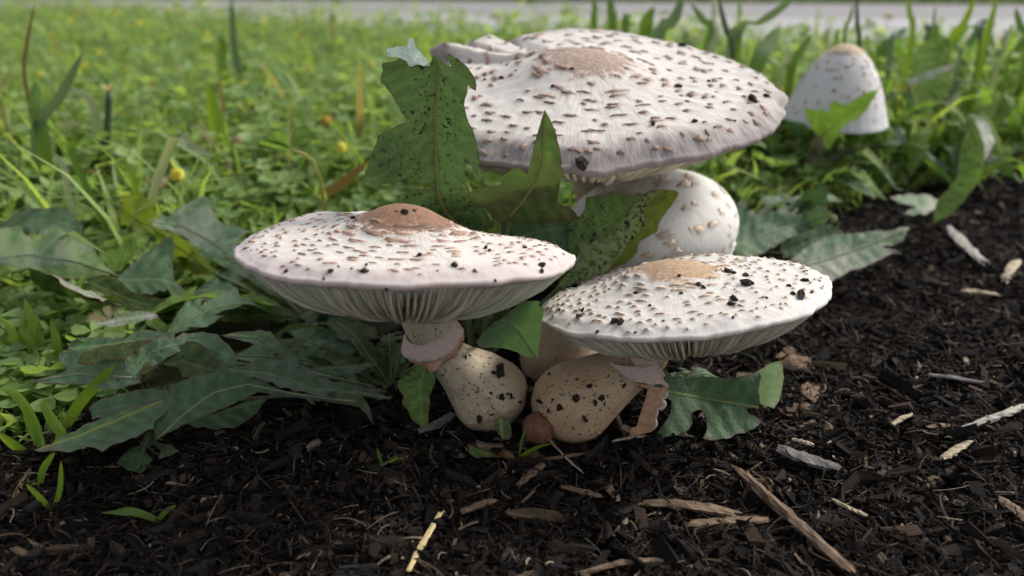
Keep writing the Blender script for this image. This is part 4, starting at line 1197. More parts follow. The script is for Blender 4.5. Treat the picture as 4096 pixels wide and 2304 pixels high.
zleaf(cC([(1480, 510), (1500, 600), (1480, 760), (1500, 900), (1600, 1000), (1720, 960), (1820, 900), (1900, 820), (2030, 760), (2140, 830), (2110, 900), (2000, 960), (2060, 1060), (1900, 1110), (1700, 1080), (1500, 1060), (1440, 980), (1300, 1030), (1150, 1010), (1080, 960), (1000, 880), (1110, 790), (1200, 720), (1330, 620)]),
      [(cC([(1480, 520)])[0], 4.4), (cC([(1050, 900)])[0], 2.9), (cC([(2100, 850)])[0], 2.6), (cC([(1700, 1070)])[0], 2.2), (cC([(1400, 800)])[0], 3.2)], 'leaf_dark', pB, cC([(1010, 890), (1400, 900), (1800, 1000), (2050, 1050)]), 46, wave=.22)
zleaf(cC([(740, 890), (850, 875), (960, 890), (1050, 920), (1110, 1000), (1200, 1020), (1400, 1060), (1600, 1090), (1800, 1130), (2000, 1150), (2200, 1120), (2400, 1130), (2600, 1180), (2500, 1250), (2300, 1260), (2000, 1260), (1700, 1250), (1450, 1210), (1200, 1170), (1000, 1110), (960, 1050), (850, 1010), (760, 970)]),
      [(cC([(760, 920)])[0], 3.2), (cC([(1400, 1060)])[0], 2.8), (cC([(2500, 1190)])[0], 1.6), (cC([(1450, 1200)])[0], 1.9)], 'leaf_under', pB, cC([(760, 930), (1200, 1090), (1800, 1190), (2500, 1210)]), 47, wave=.15)
zleaf(cD([(570, 130), (600, 155), (720, 155), (830, 125), (960, 100), (940, 75), (850, 65), (760, 80), (660, 110)]), [(cD([(580, 140)])[0], 3.2), (cD([(950, 90)])[0], 3.6), (cD([(720, 150)])[0], 3.2)], 'leaf_pale', pB, cD([(590, 145), (940, 88)]), 48, wave=.06)
zleaf(cD([(880, 110), (960, 105), (1010, 150), (1100, 140), (1250, 130), (1200, 180), (1060, 205), (960, 190), (900, 160)]), [(cD([(880, 120)])[0], 2.6), (cD([(1250, 130)])[0], 2.4), (cD([(1060, 200)])[0], 2.0)], 'leaf_bright', pB, None, 49, wave=.1)
zleaf(cC([(880, 600), (960, 560), (1100, 540), (1250, 500), (1290, 560), (1200, 640), (1110, 720), (1050, 810), (960, 820), (890, 740), (840, 650)]), [(cC([(880, 650)])[0], 3.6), (cC([(1250, 510)])[0], 4.2), (cC([(1000, 810)])[0], 3.0)], 'leaf_bright', pB, cC([(1000, 800), (1100, 620)]), 50, wave=.2)
for (u, v, z) in ((440, 1100, 3.0), (850, 1090, 3.0), (960, 1040, 3.8), (930, 1190, 2.6), (1150, 1260, 1.6), (700, 1250, 2.4)):
    stalk(pB, G(u, v, z), rootB, .08, .14, .2)

# single-leaf plants on the right
rootE = gbase(2640, 1600)
pE = thing('dandelion', 'dark green dandelion leaf with grey tip lying on mulch beside the torn ring', 'plant', rootE)
zleaf(cE([(40, 225), (90, 260), (130, 300), (210, 310), (300, 298), (410, 310), (500, 305), (590, 285), (625, 260), (640, 300), (625, 380), (640, 455), (600, 470), (560, 480), (575, 510), (610, 520), (645, 560), (600, 600), (520, 625), (440, 660), (340, 670), (300, 660), (330, 600), (330, 540), (300, 490), (270, 490), (240, 510), (245, 570), (220, 610), (150, 640), (60, 660), (30, 665), (50, 610), (90, 560), (120, 500), (120, 440), (60, 400), (-30, 360), (-20, 300)]),
      [(cE([(40, 240)])[0], 2.4), (cE([(600, 290)])[0], 2.3), (cE([(40, 660)])[0], .3), (cE([(340, 660)])[0], .35), (cE([(620, 560)])[0], .7), (cE([(300, 420)])[0], 1.2)], 'leaf_dark', pE, cE([(-20, 345), (100, 385), (300, 420), (480, 450), (630, 470)]), 60, wave=.16, rib='midrib_green', rib_r=.06)
traced('turned_tip', cE([(615, 270), (680, 230), (740, 208), (765, 225), (775, 300), (760, 380), (745, 440), (715, 482), (680, 472), (635, 458), (615, 380), (630, 310)]), [(*cE([(620, 300)])[0], 2.1, Z), (*cE([(640, 455)])[0], 1.0, Z), (*cE([(750, 220)])[0], 3.0, Z), (*cE([(720, 470)])[0], 1.1, Z)], 'leaf_pale', pE, None, step=11, wave=.08, seed=61)
stalk(pE, G(*cE([(0, 350)])[0], 1.7), rootE, .08, .12, .1)
rootF = gbase(3130, 1100)
pF = thing('dandelion', 'pale grey-green leaf with split tip resting over mulch behind the torn-ring cap', 'plant', rootF)
zleaf(cF([(840, 610), (930, 540), (1000, 490), (1080, 450), (1180, 430), (1290, 425), (1420, 410), (1530, 405), (1640, 370), (1705, 370), (1690, 400), (1660, 470), (1600, 500), (1500, 520), (1530, 530), (1600, 540), (1645, 575), (1600, 562), (1530, 590), (1430, 640), (1330, 680), (1270, 690), (1200, 740), (1110, 785), (1040, 740), (940, 680)]),
      [(cF([(870, 620)])[0], 1.6), (cF([(1690, 380)])[0], 3.4), (cF([(1110, 780)])[0], .6), (cF([(1640, 570)])[0], 2.0), (cF([(1150, 440)])[0], 2.8)], 'leaf_pale', pF, cF([(860, 670), (1100, 610), (1300, 540), (1500, 470), (1690, 385)]), 62, wave=.15, rib='midrib_pale', rib_r=.08)
stalk(pF, G(*cF([(870, 665)])[0], 1.4), rootF, .1, .14, 0)
rootH = gbase(2960, 1010)
pH = thing('dandelion', 'low blue-green dandelion leaves with reddish edges behind the young white cap', 'plant', rootH)
zleaf(cF([(330, 190), (420, 200), (520, 260), (620, 290), (720, 260), (800, 240), (900, 270), (1000, 250), (1090, 220), (1115, 320), (1080, 360), (1000, 400), (900, 430), (780, 480), (640, 560), (500, 600), (380, 590), (360, 400), (330, 300)]), [(cF([(360, 200)])[0], 3.6), (cF([(1090, 230)])[0], 3.4), (cF([(450, 590)])[0], 1.0), (cF([(1000, 400)])[0], 1.8)], 'leaf_blue', pH, cF([(400, 520), (700, 400), (1090, 290)]), 63, wave=.3, rib='midrib_pale')
zleaf(cF([(770, 500), (900, 430), (1050, 370), (1130, 345), (1220, 400), (1240, 440), (1080, 455), (1000, 495), (930, 545), (880, 600), (780, 600)]), [(cF([(770, 520)])[0], 1.6), (cF([(1130, 350)])[0], 2.6), (cF([(880, 600)])[0], .8)], 'leaf_dark', pH, cF([(800, 560), (1200, 400)]), 64, wave=.2)
zleaf(cF([(950, 120), (1060, 60), (1110, 120), (1100, 220), (1000, 250), (900, 260), (870, 190)]), [(cF([(950, 130)])[0], 3.8), (cF([(1090, 100)])[0], 4.2), (cF([(950, 250)])[0], 2.6)], 'leaf_dark', pH, cF([(900, 240), (1080, 90)]), 65, wave=.15)
for q in ([(430, 560)], [(800, 570)], [(900, 240)]):
    stalk(pH, G(*cF(q)[0], 1.2), rootH, .08, .12, 0)
rootI = gbase(3840, 800)
pI = thing('dandelion', 'dandelion with a folded soil-dusted leaf standing where lawn meets mulch', 'plant', rootI)
li = traced('leaf', cG([(1555, 730), (1600, 760), (1640, 850), (1670, 940), (1670, 1050), (1650, 1150), (1580, 1240), (1540, 1300), (1430, 1400), (1340, 1440), (1350, 1350), (1380, 1270), (1440, 1220), (1500, 1130), (1510, 1000), (1530, 900), (1545, 820)]), [(3870, 460, 62), (3930, 620, 60), (3740, 880, 59.5), (3850, 700, 60.5)], 'leaf_spotted', pI, cG([(1560, 740), (1640, 900), (1620, 1150), (1360, 1420)]), wave=.2, seed=66)
traced('folded_half', cG([(1555, 730), (1620, 740), (1700, 800), (1740, 900), (1710, 980), (1670, 1060), (1665, 940), (1640, 850), (1600, 760)]), [(3870, 460, 62), (3940, 640, 60), (3980, 560, 61.5)], 'leaf_pale', li, None, wave=.15, seed=67)
zleaf(cG([(1060, 1270), (1180, 1250), (1300, 1250), (1400, 1290), (1500, 1200), (1560, 1210), (1480, 1260), (1380, 1340), (1280, 1390), (1130, 1380), (1230, 1340), (1120, 1310)]), [(cG([(1060, 1270)])[0], 1.6), (cG([(1540, 1210)])[0], 2.2), (cG([(1280, 1390)])[0], .8)], 'leaf_pale', pI, cG([(1070, 1275), (1300, 1320), (1540, 1210)]), 68, wave=.15)
stalk(pI, P(3800, 840, 59.8), rootI, .1, .14, 0)
rootK = np.array([P(3180, 700, 69)[0], 69, -.5])
pK = thing('dandelion', 'green lobed dandelion leaf reaching across the bell-shaped cap', 'plant', rootK)
traced('leaf', cQ([(965, 540), (900, 640), (850, 720), (790, 780), (720, 800), (660, 850), (600, 950), (560, 1030), (520, 1020), (490, 930), (440, 900), (390, 820), (340, 690), (420, 700), (500, 700), (550, 730), (560, 640), (600, 625), (650, 660), (720, 650), (800, 590), (880, 550)]), [(3516, 360, 66), (3220, 440, 67), (3320, 590, 67), (3400, 480, 66.5)], 'leaf_bright', pK, cQ([(950, 560), (700, 740), (520, 900), (430, 960)]), step=12, wave=.15, rib_mat='midrib_green', rib_r=.06, seed=69)
traced('leaf', cQ([(170, 760), (250, 790), (360, 820), (380, 870), (340, 930), (260, 920), (200, 850)]), [(3150, 480, 68), (3220, 540, 68), (3170, 520, 68.3)], 'leaf_dark', pK, None, wave=.12, seed=70)
stalk(pK, P(3250, 570, 67.2), rootK, .1, .15, .2)
stalk(pK, P(3190, 545, 68.1), rootK, .08, .12, .2)
rootM = np.array([P(3720, 700, 82)[0], 82, -.5])
pM = thing('broadleaf_weed', 'broad rounded yellow-green leaf rising behind the bell-shaped mushroom', 'plant', rootM)
traced('leaf', cG([(1400, 215), (1445, 260), (1450, 350), (1440, 420), (1450, 560), (1440, 660), (1350, 720), (1200, 760), (1140, 740), (1180, 650), (1250, 540), (1200, 450), (1230, 330), (1300, 260)]), [(3770, 135, 84), (3640, 460, 80), (3800, 400, 82)], 'leaf_bright', pM, cG([(1400, 220), (1340, 450), (1250, 740)]), wave=.2, rib_mat='midrib_green', seed=71)
traced('leaf', cG([(1160, 530), (1250, 480), (1400, 430), (1520, 400), (1440, 450), (1330, 510), (1200, 550)]), [(3620, 330, 78), (3840, 250, 80), (3660, 330, 78)], 'leaf_dark', pM, None, wave=.1, seed=72)
traced('leaf', cG([(1640, 720), (1730, 650), (1850, 620), (1830, 690), (1760, 770), (1690, 830), (1650, 800)]), [(3920, 450, 76), (4050, 390, 78), (3950, 510, 76)], 'leaf_bright', pM, cG([(1660, 790), (1840, 640)]), wave=.15, seed=73)
for q, Yy in (([(1260, 730)], 80.2), ([(1180, 545)], 78.2), ([(1670, 800)], 76.2)):
    stalk(pM, P(*cG(q)[0], Yy), rootM, .1, .16, 0)

# ------------------------------------------------------------------ more leaves of the same plants, grown rather than traced
def grown_leaf(plant, root, az, L, w, h, mat, seed, droop=.6, teeth=4.5, rib='midrib_green', tilt=0.0):
    r = np.random.default_rng(seed)
    ns, ac = 46, np.array([-1, -.72, -.4, -.15, 0, .15, .4, .72, 1.0])
    s = np.linspace(0, 1, ns)
    side = r.normal(0, .10)
    d = np.array([math.cos(az), math.sin(az), 0]); p = np.array([-math.sin(az), math.cos(az), 0])
    zz = h * np.sin(np.clip(s * (1.0 + droop), 0, 1.6) * math.pi / 2) - h * .75 * droop * np.clip(s - .45, 0, 1) ** 1.5
    c = np.array(root) + np.outer(s * L, d) + np.outer(side * L * s ** 2, p) + np.outer(zz + .12, [0, 0, 1])
    V, mid, al, ed = [], [], [], []
    env = np.clip(s / .18, 0, 1) ** 1.3 * np.clip((1 - s) / .16, 0, 1) ** .7 * (.35 + .65 * s)
    off = r.uniform(0, 1, 2)
    for i in range(ns):
        for a in ac:
            o = off[0 if a < 0 else 1]
            fr = (s[i] * teeth + o) % 1.0
            lobe = .30 + .70 * (1 - fr) ** .9
            if s[i] > .8: lobe = max(lobe, .85 * (1 - (s[i] - .8) / .2) + .15)
            hw = w * .5 * max(.03, env[i] * lobe) * (1 + .12 * r.normal() * (abs(a) == 1))
            back = -.35 * w * abs(a) ** 2 * lobe * env[i]
            q = c[i] + p * a * hw + d * back
            q = q + np.array([0, 0, 1]) * (abs(a) * hw * .28 + tilt * a * hw)
            V.append(q); mid.append(a * hw); al.append(s[i] * L); ed.append((1 - abs(a)) * hw)
    V = np.array(V)
    V[:, 2] += (.22 * vnoise(V, .6, seed) + .12 * vnoise(V, 1.5, seed + 1)) * np.repeat(np.clip(s * 4, 0, 1), len(ac))
    V[:, 2] = np.maximum(V[:, 2], np.asarray(gz(V[:, 0], V[:, 1])) + .1)
    m = len(ac)
    Fc = [(i * m + k, i * m + k + 1, (i + 1) * m + k + 1, (i + 1) * m + k) for i in range(ns - 1) for k in range(m - 1)]
    o = mk('leaf', V, Fc, mat, plant, attrs=dict(mid=mid, along=al, edge=ed))
    tube('midrib', V[m // 2::m][:-2] + np.array([0, 0, .02]), np.linspace(.10, .03, ns - 2), rib if mat == 'leaf_bright' else 'midrib_dark', o, seg=5, sub=1)
rg = np.random.default_rng(77)
def rosette(plant, n, L, w, h, mats, az0=0.0, az1=2 * math.pi, seed=0):
    root = BASE[plant]
    for k in range(n):
        az = az0 + (az1 - az0) * (k + rg.uniform(-.3, .3)) / n
        grown_leaf(plant, root, az, rg.uniform(*L), rg.uniform(*w), rg.uniform(*h), mats[k % len(mats)], seed + k * 7, rg.uniform(.3, .9), rg.uniform(2.6, 4.2), tilt=rg.normal(0, .12))
rosette(pL, 9, (6, 11), (2.4, 3.6), (.7, 2.0), ['leaf_dark', 'leaf_under', 'leaf_dark', 'leaf_blue'], R_(120), R_(205), 300)
rosette(pL, 5, (4, 7), (1.4, 2.0), (.8, 1.8), ['leaf_dark', 'leaf_under'], R_(60), R_(125), 340)
rosette(pB, 11, (7, 13), (2.4, 3.8), (1.2, 3.2), ['leaf_dark', 'leaf_under', 'leaf_blue', 'leaf_dark', 'leaf_bright'], R_(95), R_(235), 400)
rosette(pB, 5, (5, 8), (1.6, 2.4), (1.5, 3.0), ['leaf_dark', 'leaf_under'], R_(-10), R_(90), 440)
rosette(pC, 5, (4, 6), (1.4, 2.0), (2.0, 3.5), ['leaf_dark', 'leaf_under'], R_(10), R_(170), 460)
rosette(pE, 3, (3, 4), (1.2, 1.8), (.5, 1.2), ['leaf_dark'], R_(-10), R_(70), 480)
rosette(pH, 7, (6, 9), (2.0, 3.0), (1.8, 3.4), ['leaf_blue', 'leaf_dark', 'leaf_under'], R_(20), R_(200), 500)
rosette(pI, 8, (6, 9), (2.0, 2.8), (2.5, 5.0), ['leaf_bright', 'leaf_dark', 'leaf_blue'], R_(-10), R_(200), 520)
rosette(pK, 9, (6, 10), (2.0, 3.0), (2.5, 5.0), ['leaf_dark', 'leaf_bright', 'leaf_blue', 'leaf_under'], R_(-60), R_(240), 540)
for q, (u, v, zt, lab) in enumerate((
        (3420, 650, 9, 'bright dandelion clump at the foot of the bell-shaped mushroom'),
        (3700, 640, 9, 'dandelion clump between the bell-shaped mushroom and the folded leaf'),
        (4020, 600, 10, 'dandelion clump at the mulch edge beyond the folded soil-dusted leaf'),
        (3010, 640, 7, 'dandelion clump between the largest cap and the bell-shaped mushroom'),
        (2880, 480, 7, 'dandelion clump in the lawn behind the young white cap'),
        (3600, 420, 12, 'tall dandelion clump below the yellow bud near the path'),
        (3950, 400, 12, 'tall dandelion clump below the curved bright grass blades'),
        (620, 800, 5, 'dandelion clump in the lawn beside the cut stalk'),
        (230, 700, 6, 'dandelion clump in the lawn beside the bluish leaning blade'),
        (1050, 700, 5, 'dandelion clump behind the bent pale leaf'),
        (880, 480, 6, 'dandelion clump below the pair of yellow flowers'),
        (300, 430, 6, 'dandelion clump near the thin brown grass stem'))):
    b = gbase(u, v + 60)
    b[2] = -.5
    t = thing('dandelion', lab, 'plant', b)
    rosette(t, 11, (5, 10), (1.8, 3.2), (zt * .5, zt), ['leaf_bright', 'leaf_blue', 'leaf_bright', 'leaf_bright'], 0, 2 * math.pi, 600 + q * 40)

# ================================================================== GRASS TUFTS, SEEDLINGS, FLOWERS
def px_blade(parent, pts, Y0, w, mat, dY=0.0, prof='blade', fold=.25, name='blade', twist=0.0):
    n = len(pts)
    q = [P(u, v, Y0 + dY * i / max(1, n - 1)) for i, (u, v) in enumerate(pts)]
    return blade(name, q, w, mat, parent, fold=fold, prof=prof, twist=twist)

def tuft(label, base_px, blades, mat, Y=None, group=None, name='grass_tuft', cat='grass'):
    """blades: (pixel polyline from base to tip, width cm, depth change[, material])"""
    if Y is None:
        b = gbase(*base_px)
    else:
        b = np.array([P(*base_px, Y)[0], Y, -.5])
    t = thing(name, label, cat, b, group)
    for bl in blades:
        pts, w, dY = bl[0], bl[1], bl[2]
        m = bl[3] if len(bl) > 3 else mat
        p0 = P(*pts[0], b[1])
        q = [np.array(P(u, v, b[1] + dY * i / max(1, len(pts) - 1))) for i, (u, v) in enumerate(pts)]
        if p0[2] > .6:
            foot = b + (p0 - b) * np.array([.35, .2, 0]); foot[2] = b[2]
            q = [foot] + q
        blade('blade', q, w, m, t)
    return t

tuft('bright green grass tuft at the leaf tips of the dark rosette', cK([(250, 1000)])[0], [
    (cK([(235, 1080), (100, 980), (-10, 890)]), .55, -.5), (cK([(250, 970), (190, 830), (150, 690)]), .62, .6), (cK([(375, 910), (300, 790), (265, 690)]), .55, .4),
    (cK([(230, 960), (215, 850), (110, 670), (0, 610)]), .5, .5), (cK([(200, 1000), (60, 1020), (20, 1030)]), .3, 0.0), (cK([(330, 1000), (270, 1100), (245, 1225)]), .3, -1.0)], 'blade_bright')
tuft('single broad bright grass blade leaning over the rosette leaves', cK([(392, 880)])[0], [
    (cK([(390, 870), (500, 690), (705, 470)]), .62, .5), (cK([(395, 875), (385, 830), (395, 790)]), .4, .2)], 'blade_bright')
tuft('yellow-green grass clump beside the pale rosette leaves', cK([(170, 560)])[0], [
    (cK([(260, 560), (230, 330), (150, 70)]), .62, .8), (cK([(200, 500), (180, 330), (120, 250)]), .5, .3), (cK([(300, 560), (350, 390), (310, 200)]), .55, .6), (cK([(180, 560), (120, 400), (140, 180)]), .45, .8),
    (cK([(150, 560), (100, 470), (0, 510)]), .42, -.2), (cK([(60, 560), (80, 300), (0, 180)]), .5, .5), (cK([(160, 540), (90, 430), (60, 330)]), .4, .2), (cK([(250, 560), (280, 470), (340, 400)]), .4, .4),
    (cK([(100, 580), (40, 400), (-20, 330)]), .45, .3), (cK([(230, 600), (260, 700), (240, 640)]), .35, -.3), (cK([(210, 560), (250, 380), (230, 240)]), .5, .6), (cK([(30, 560), (30, 420), (50, 300)]), .45, .6)], 'blade_bright')
tuft('thin yellow-green grass clump close under the pale crumpled leaves', (120, 1260), [
    ([(150, 1260), (110, 1190), (70, 1120)], .4, .5), ([(60, 1270), (40, 1200), (90, 1100)], .4, .4), ([(230, 1270), (250, 1200), (210, 1120)], .4, .4), ([(100, 1280), (160, 1220), (240, 1190)], .35, .2), ([(20, 1270), (10, 1200), (-20, 1140)], .35, .2)], 'blade_bright')
tuft('green grass sprout with four thin blades on bare dark mulch beyond the tattered leaf tip', cK([(320, 1372)])[0], [
    (cK([(320, 1370), (250, 1295), (160, 1200)]), .30, -.2), (cK([(322, 1366), (365, 1230), (372, 1060)]), .24, .3), (cK([(280, 1410), (170, 1340), (75, 1270)]), .22, .1), (cK([(285, 1415), (200, 1385), (115, 1372)]), .26, -.2)], 'blade_bright')
tuft('flat green grass sprout with long blades below the tattered leaf tip', cK([(243, 1215)])[0], [
    (cK([(243, 1212), (110, 1185), (-5, 1190)]), .28, 0), (cK([(243, 1215), (262, 1110), (330, 1010)]), .34, .3), (cK([(180, 1215), (60, 1260), (0, 1320)]), .28, -.4)], 'blade_bright')
tuft('two-leaved green seedling on dark mulch below the rosette', cK([(965, 1425)])[0], [
    (cK([(965, 1425), (800, 1368), (620, 1372)]), .38, -.2), (cK([(965, 1425), (1010, 1370), (1075, 1330)]), .26, .2)], 'blade_green', name='seedling', cat='seedling')
cI3 = crop(1400, 1600, .5435)
tuft('tiny two-bladed green sprout in the shade between the rosette and the bulbous stems', cI3([(255, 525)])[0], [
    (cI3([(255, 525), (225, 440), (200, 355)]), .16, .1), (cI3([(255, 525), (310, 450), (410, 425)]), .22, -.1)], 'blade_green', name='seedling', cat='seedling')
tuft('bright green seedling with one soil-flecked leaf in front of the brown button', cI3([(1240, 450)])[0], [
    (cI3([(1240, 450), (1265, 300), (1300, 185)]), .15, .1), (cI3([(1240, 440), (1370, 360), (1530, 315)]), .42, -.2, 'blade_bright')], 'blade_green', name='seedling', cat='seedling')
for lab, poly, zs, mat in (('upright dark green leaf at the foot of the collared stem', cI3([(1065, 150), (1110, 120), (1160, 130), (1185, 190), (1195, 260), (1170, 295), (1130, 290), (1085, 240), (1060, 190)]), None, 'leaf_upright'),
                           ('small spotted leaf lying on mulch under the collared stem', cI3([(860, 340), (940, 340), (1000, 370), (1060, 390), (1105, 440), (1040, 430), (980, 425), (930, 430), (880, 400)]), .5, 'leaf_spotted'),
                           ('dull green leaf flat on the mulch beside the small spotted leaf', cI3([(690, 370), (740, 350), (800, 360), (860, 400), (830, 420), (760, 415), (710, 395)]), .35, 'leaf_dark'),
                           ('yellowing leaf with brown top beside the bright seedling', cI3([(1060, 330), (1120, 370), (1190, 390), (1230, 450), (1160, 440), (1100, 420), (1075, 380)]), .4, 'leaf_brown')):
    c = np.mean(poly, 0)
    if zs is None:
        b = P(c[0], c[1] + 55, 31.0)
        t = thing('fallen_leaf', lab, 'leaf', b)
        traced('blade', poly, [(*poly[0], 31.0), (*poly[4], 31.0), (*poly[6], 30.8)], mat, t, [tuple(poly[1]), tuple(poly[6])], step=8, wave=.04, seed=80)
    else:
        b = gbase(*c)
        t = thing('fallen_leaf', lab, 'leaf', b)
        traced('blade', poly, [(*p, zs * (.4 + .6 * (i % 3) / 2), Z) for i, p in enumerate(poly)], mat, t, [tuple(poly[0]), tuple(poly[len(poly) // 2])], step=8, wave=.05, seed=81)

# tall grass standing against the path
TALL = [
    ('dark grass stem with a broad blue-green blade rising behind the largest cap', 76, [([(1000, 310), (955, 150), (915, -20)], .75, 0, 'stem_dark'), ([(1000, 220), (1150, 130), (1340, -15)], 1.7, -2, 'blade_blue'), ([(1030, 230), (1035, 100), (1030, -20)], .7, 2, 'blade_bright')]),
    ('broad green blade leaning beside the bell-shaped mushroom', 80, [([(1120, 390), (1190, 240), (1255, 140)], 1.9, 3, 'blade_green'), ([(1230, 400), (1170, 300), (1140, 200)], .9, 2, 'blade_bright')]),
    ('two short grass blades standing up behind the rim of the largest cap', 92, [([(340, 150), (335, 60), (320, -20)], 1.3, 0, 'blade_green'), ([(240, 150), (245, 60), (235, -15)], .9, 0, 'blade_green')]),
    ('rounded green blade tip behind the rear rim of the largest cap', 88, [([(520, 200), (530, 120), (568, 35)], 1.7, 0, 'blade_green'), ([(410, 150), (425, 100), (400, 80)], 1.0, 0, 'blade_green')]),
    ('wide blue-green blade and drooping blade behind the largest cap', 84, [([(590, 220), (670, 120), (725, -15)], 1.7, 0, 'blade_blue'), ([(870, 210), (835, 110), (765, 20)], 1.0, 0, 'blade_green'), ([(760, 280), (740, 220), (750, 170)], 1.2, 1, 'blade_green'), ([(890, 240), (900, 100), (890, -20)], 1.1, 2, 'blade_pale')]),
    ('straight dark grass stem behind the top of the bell-shaped mushroom', 80, [([(1680, 320), (1672, 120), (1668, -20)], .62, 0, 'stem_dark'), ([(1600, 220), (1630, 110), (1650, 20)], .5, 0, 'blade_green'), ([(1750, 360), (1740, 250), (1720, 180)], .9, 1, 'blade_bright'), ([(1560, 220), (1570, 180), (1600, 150)], .6, 2, 'blade_bright')]),
    ('slim blade with seed head of grass above the broad round leaf', 88, [([(1970, 200), (1958, 80), (1945, -20)], .9, 0, 'blade_bright'), ([(2080, 210), (2085, 120), (2100, 30)], .5, 0, 'blade_green'), ([(1850, 260), (1900, 190), (1940, 150)], 1.0, 1, 'blade_blue')]),
    ('bright curved grass blade beside the broad round leaf', 84, [([(2170, 260), (2250, 140), (2315, -20)], 1.25, 0, 'blade_bright'), ([(2230, 330), (2210, 260), (2200, 220)], .6, 0, 'blade_blue')]),
    ('tall bright blade with a dark seed head beside it', 80, [([(2330, 400), (2385, 180), (2435, -20)], 1.15, 0, 'blade_bright'), ([(2330, 300), (2340, 180), (2365, 100)], .45, 0, 'stem_dark'), ([(2450, 330), (2490, 200), (2520, 120)], .6, 1, 'blade_pale')]),
    ('short broad green blade beyond the blade with the seed head', 84, [([(2600, 260), (2560, 140), (2530, 40)], 1.2, 0, 'blade_green'), ([(2480, 400), (2500, 300), (2560, 240)], .7, 0, 'blade_green')]),
    ('leaning pair of pale blades between the largest cap and the bell-shaped mushroom', 74, [([(1310, 420), (1370, 270), (1425, 190)], .95, 1, 'blade_green'), ([(1290, 400), (1330, 330), (1400, 240)], .7, 2, 'blade_bright'), ([(1250, 420), (1300, 330), (1290, 260)], .6, 0, 'blade_pale')]),
]
for lab, Yy, bl in TALL:
    tuft(lab, cL([bl[0][0][0]])[0], [(cL(p), w, d, m) for p, w, d, m in bl], 'blade_green', Y=Yy)

# left-hand lawn plants that stand out
st = gbase(*cM([(560, 1340)])[0])
t = thing('cut_stalk', 'cut dark weed stalk with a frayed pale top standing in the lawn', 'stalk', st)
q = [P(u, v, st[1]) for u, v in cM([(560, 1345), (650, 1100), (690, 850), (705, 600)])]
so = tube('stalk', q, [.36, .34, .30, .26], 'stem_dark', t, seg=10, rough=.08)
for k in range(9):
    a = k * .7
    tip = q[-1] + np.array([math.cos(a) * .6, math.sin(a) * .4, .5 + .35 * random.random()])
    tube('frayed_fibre', [q[-1] - np.array([0, 0, .1]), (q[-1] + tip) / 2 + np.array([0, 0, .12]), tip], [.08, .06, .02], 'straw', so, seg=5, sub=2)
blade('leaf', [q[1] + 0, P(*cM([(600, 680)])[0], st[1] - .5), P(*cM([(440, 565)])[0], st[1] - .8)], .8, 'blade_pale', t)
blade('leaf', [q[0] + 0, P(*cM([(580, 1150)])[0], st[1] + .4), P(*cM([(600, 970)])[0], st[1] + .8)], 1.5, 'blade_pale', t, prof='leaf')
for lab, Yy, bl in (
    ('bright upright grass blade among the yellow flowers', 70, [([(1430, 1010), (1385, 760), (1335, 520)], 1.5, 0, 'blade_bright')]),
    ('bluish grass blade leaning beside the cut stalk', 62, [([(215, 900), (390, 620), (535, 330)], .9, 0, 'blade_blue'), ([(250, 760), (230, 650), (225, 520)], 1.3, 2, 'blade_green')]),
    ('thin brown grass stem beside the bluish leaning blade', 66, [([(165, 560), (170, 300), (225, 25)], .35, 0, 'blade_red')]),
    ('tall blurred grass stem reaching the top of the lawn', 100, [([(1540, 520), (1500, 250), (1490, -20)], 1.1, 0, 'blade_blue'), ([(1430, 420), (1440, 300), (1410, 230)], 1.3, 0, 'blade_green')]),
    ('reddish green grass blade pointing at the upright dandelion leaf', 60, [([(2040, 1310), (2200, 1190), (2375, 1035)], 1.1, 0, 'blade_red')]),
    ('drooping grey-green blades around the cut stalk', 50, [([(440, 1240), (410, 1080), (340, 980)], .5, 0, 'blade_pale'), ([(1090, 940), (1240, 950), (1370, 1010)], .7, 0, 'blade_pale')]),
    ('green blade pair between the rosette and the cut stalk', 52, [([(860, 1160), (800, 1090), (740, 1040)], .5, 0, 'blade_bright'), ([(470, 1020), (490, 920), (460, 830)], .6, 0, 'blade_green')]),
):
    tuft(lab, cM([bl[0][0][0]])[0], [(cM(p), w, d, m) for p, w, d, m in bl], 'blade_green', Y=Yy)

b = np.array([P(*cM([(2060, 1140)])[0], 47)[0], 47, -.5])
t = thing('clover_plant', 'large three-leaved clover on a pale stalk behind the collared cap', 'clover', b)
top = P(*cM([(1870, 960)])[0], 46)
tube('leaf_stalk', [b, P(*cM([(2060, 1140)])[0], 47), top], [.11, .11, .09], 'midrib_green', t, seg=6)
for poly in ([(1870, 960), (1780, 930), (1715, 900), (1740, 850), (1800, 840), (1850, 870)], [(1870, 955), (1880, 880), (1900, 820), (1960, 800), (2030, 860), (2010, 910), (1940, 930)], [(1870, 960), (1800, 970), (1700, 940), (1660, 930), (1720, 900), (1800, 915)]):
    traced('leaflet', cM(poly), [(*cM([poly[0]])[0], 46), (*cM([poly[2]])[0], 46.6), (*cM([poly[4]])[0], 46.4)], 'leaf_bright', t, cM([poly[0], poly[3]]), step=10, wave=.05, seed=90)
b = gbase(*cM([(1850, 1300)])[0])
t = thing('dry_leaf', 'dry pinkish white curled leaf standing behind the collared cap', 'leaf', b)
traced('leaf_blade', cM([(1790, 990), (1870, 1020), (1920, 1120), (1905, 1190), (1915, 1240), (1850, 1240), (1830, 1180), (1800, 1130), (1780, 1050)]), [(*cM([(1790, 1000)])[0], b[1] + .4), (*cM([(1910, 1230)])[0], b[1] - .4), (*cM([(1840, 1230)])[0], b[1] + .3)], 'leaf_dry', t, cM([(1800, 1000), (1870, 1230)]), step=10, wave=.15, curl=.15, seed=91)
tube('leaf_stalk', [P(*cM([(1870, 1235)])[0], b[1]), b], [.07, .08], 'straw', t, seg=6, sub=1)
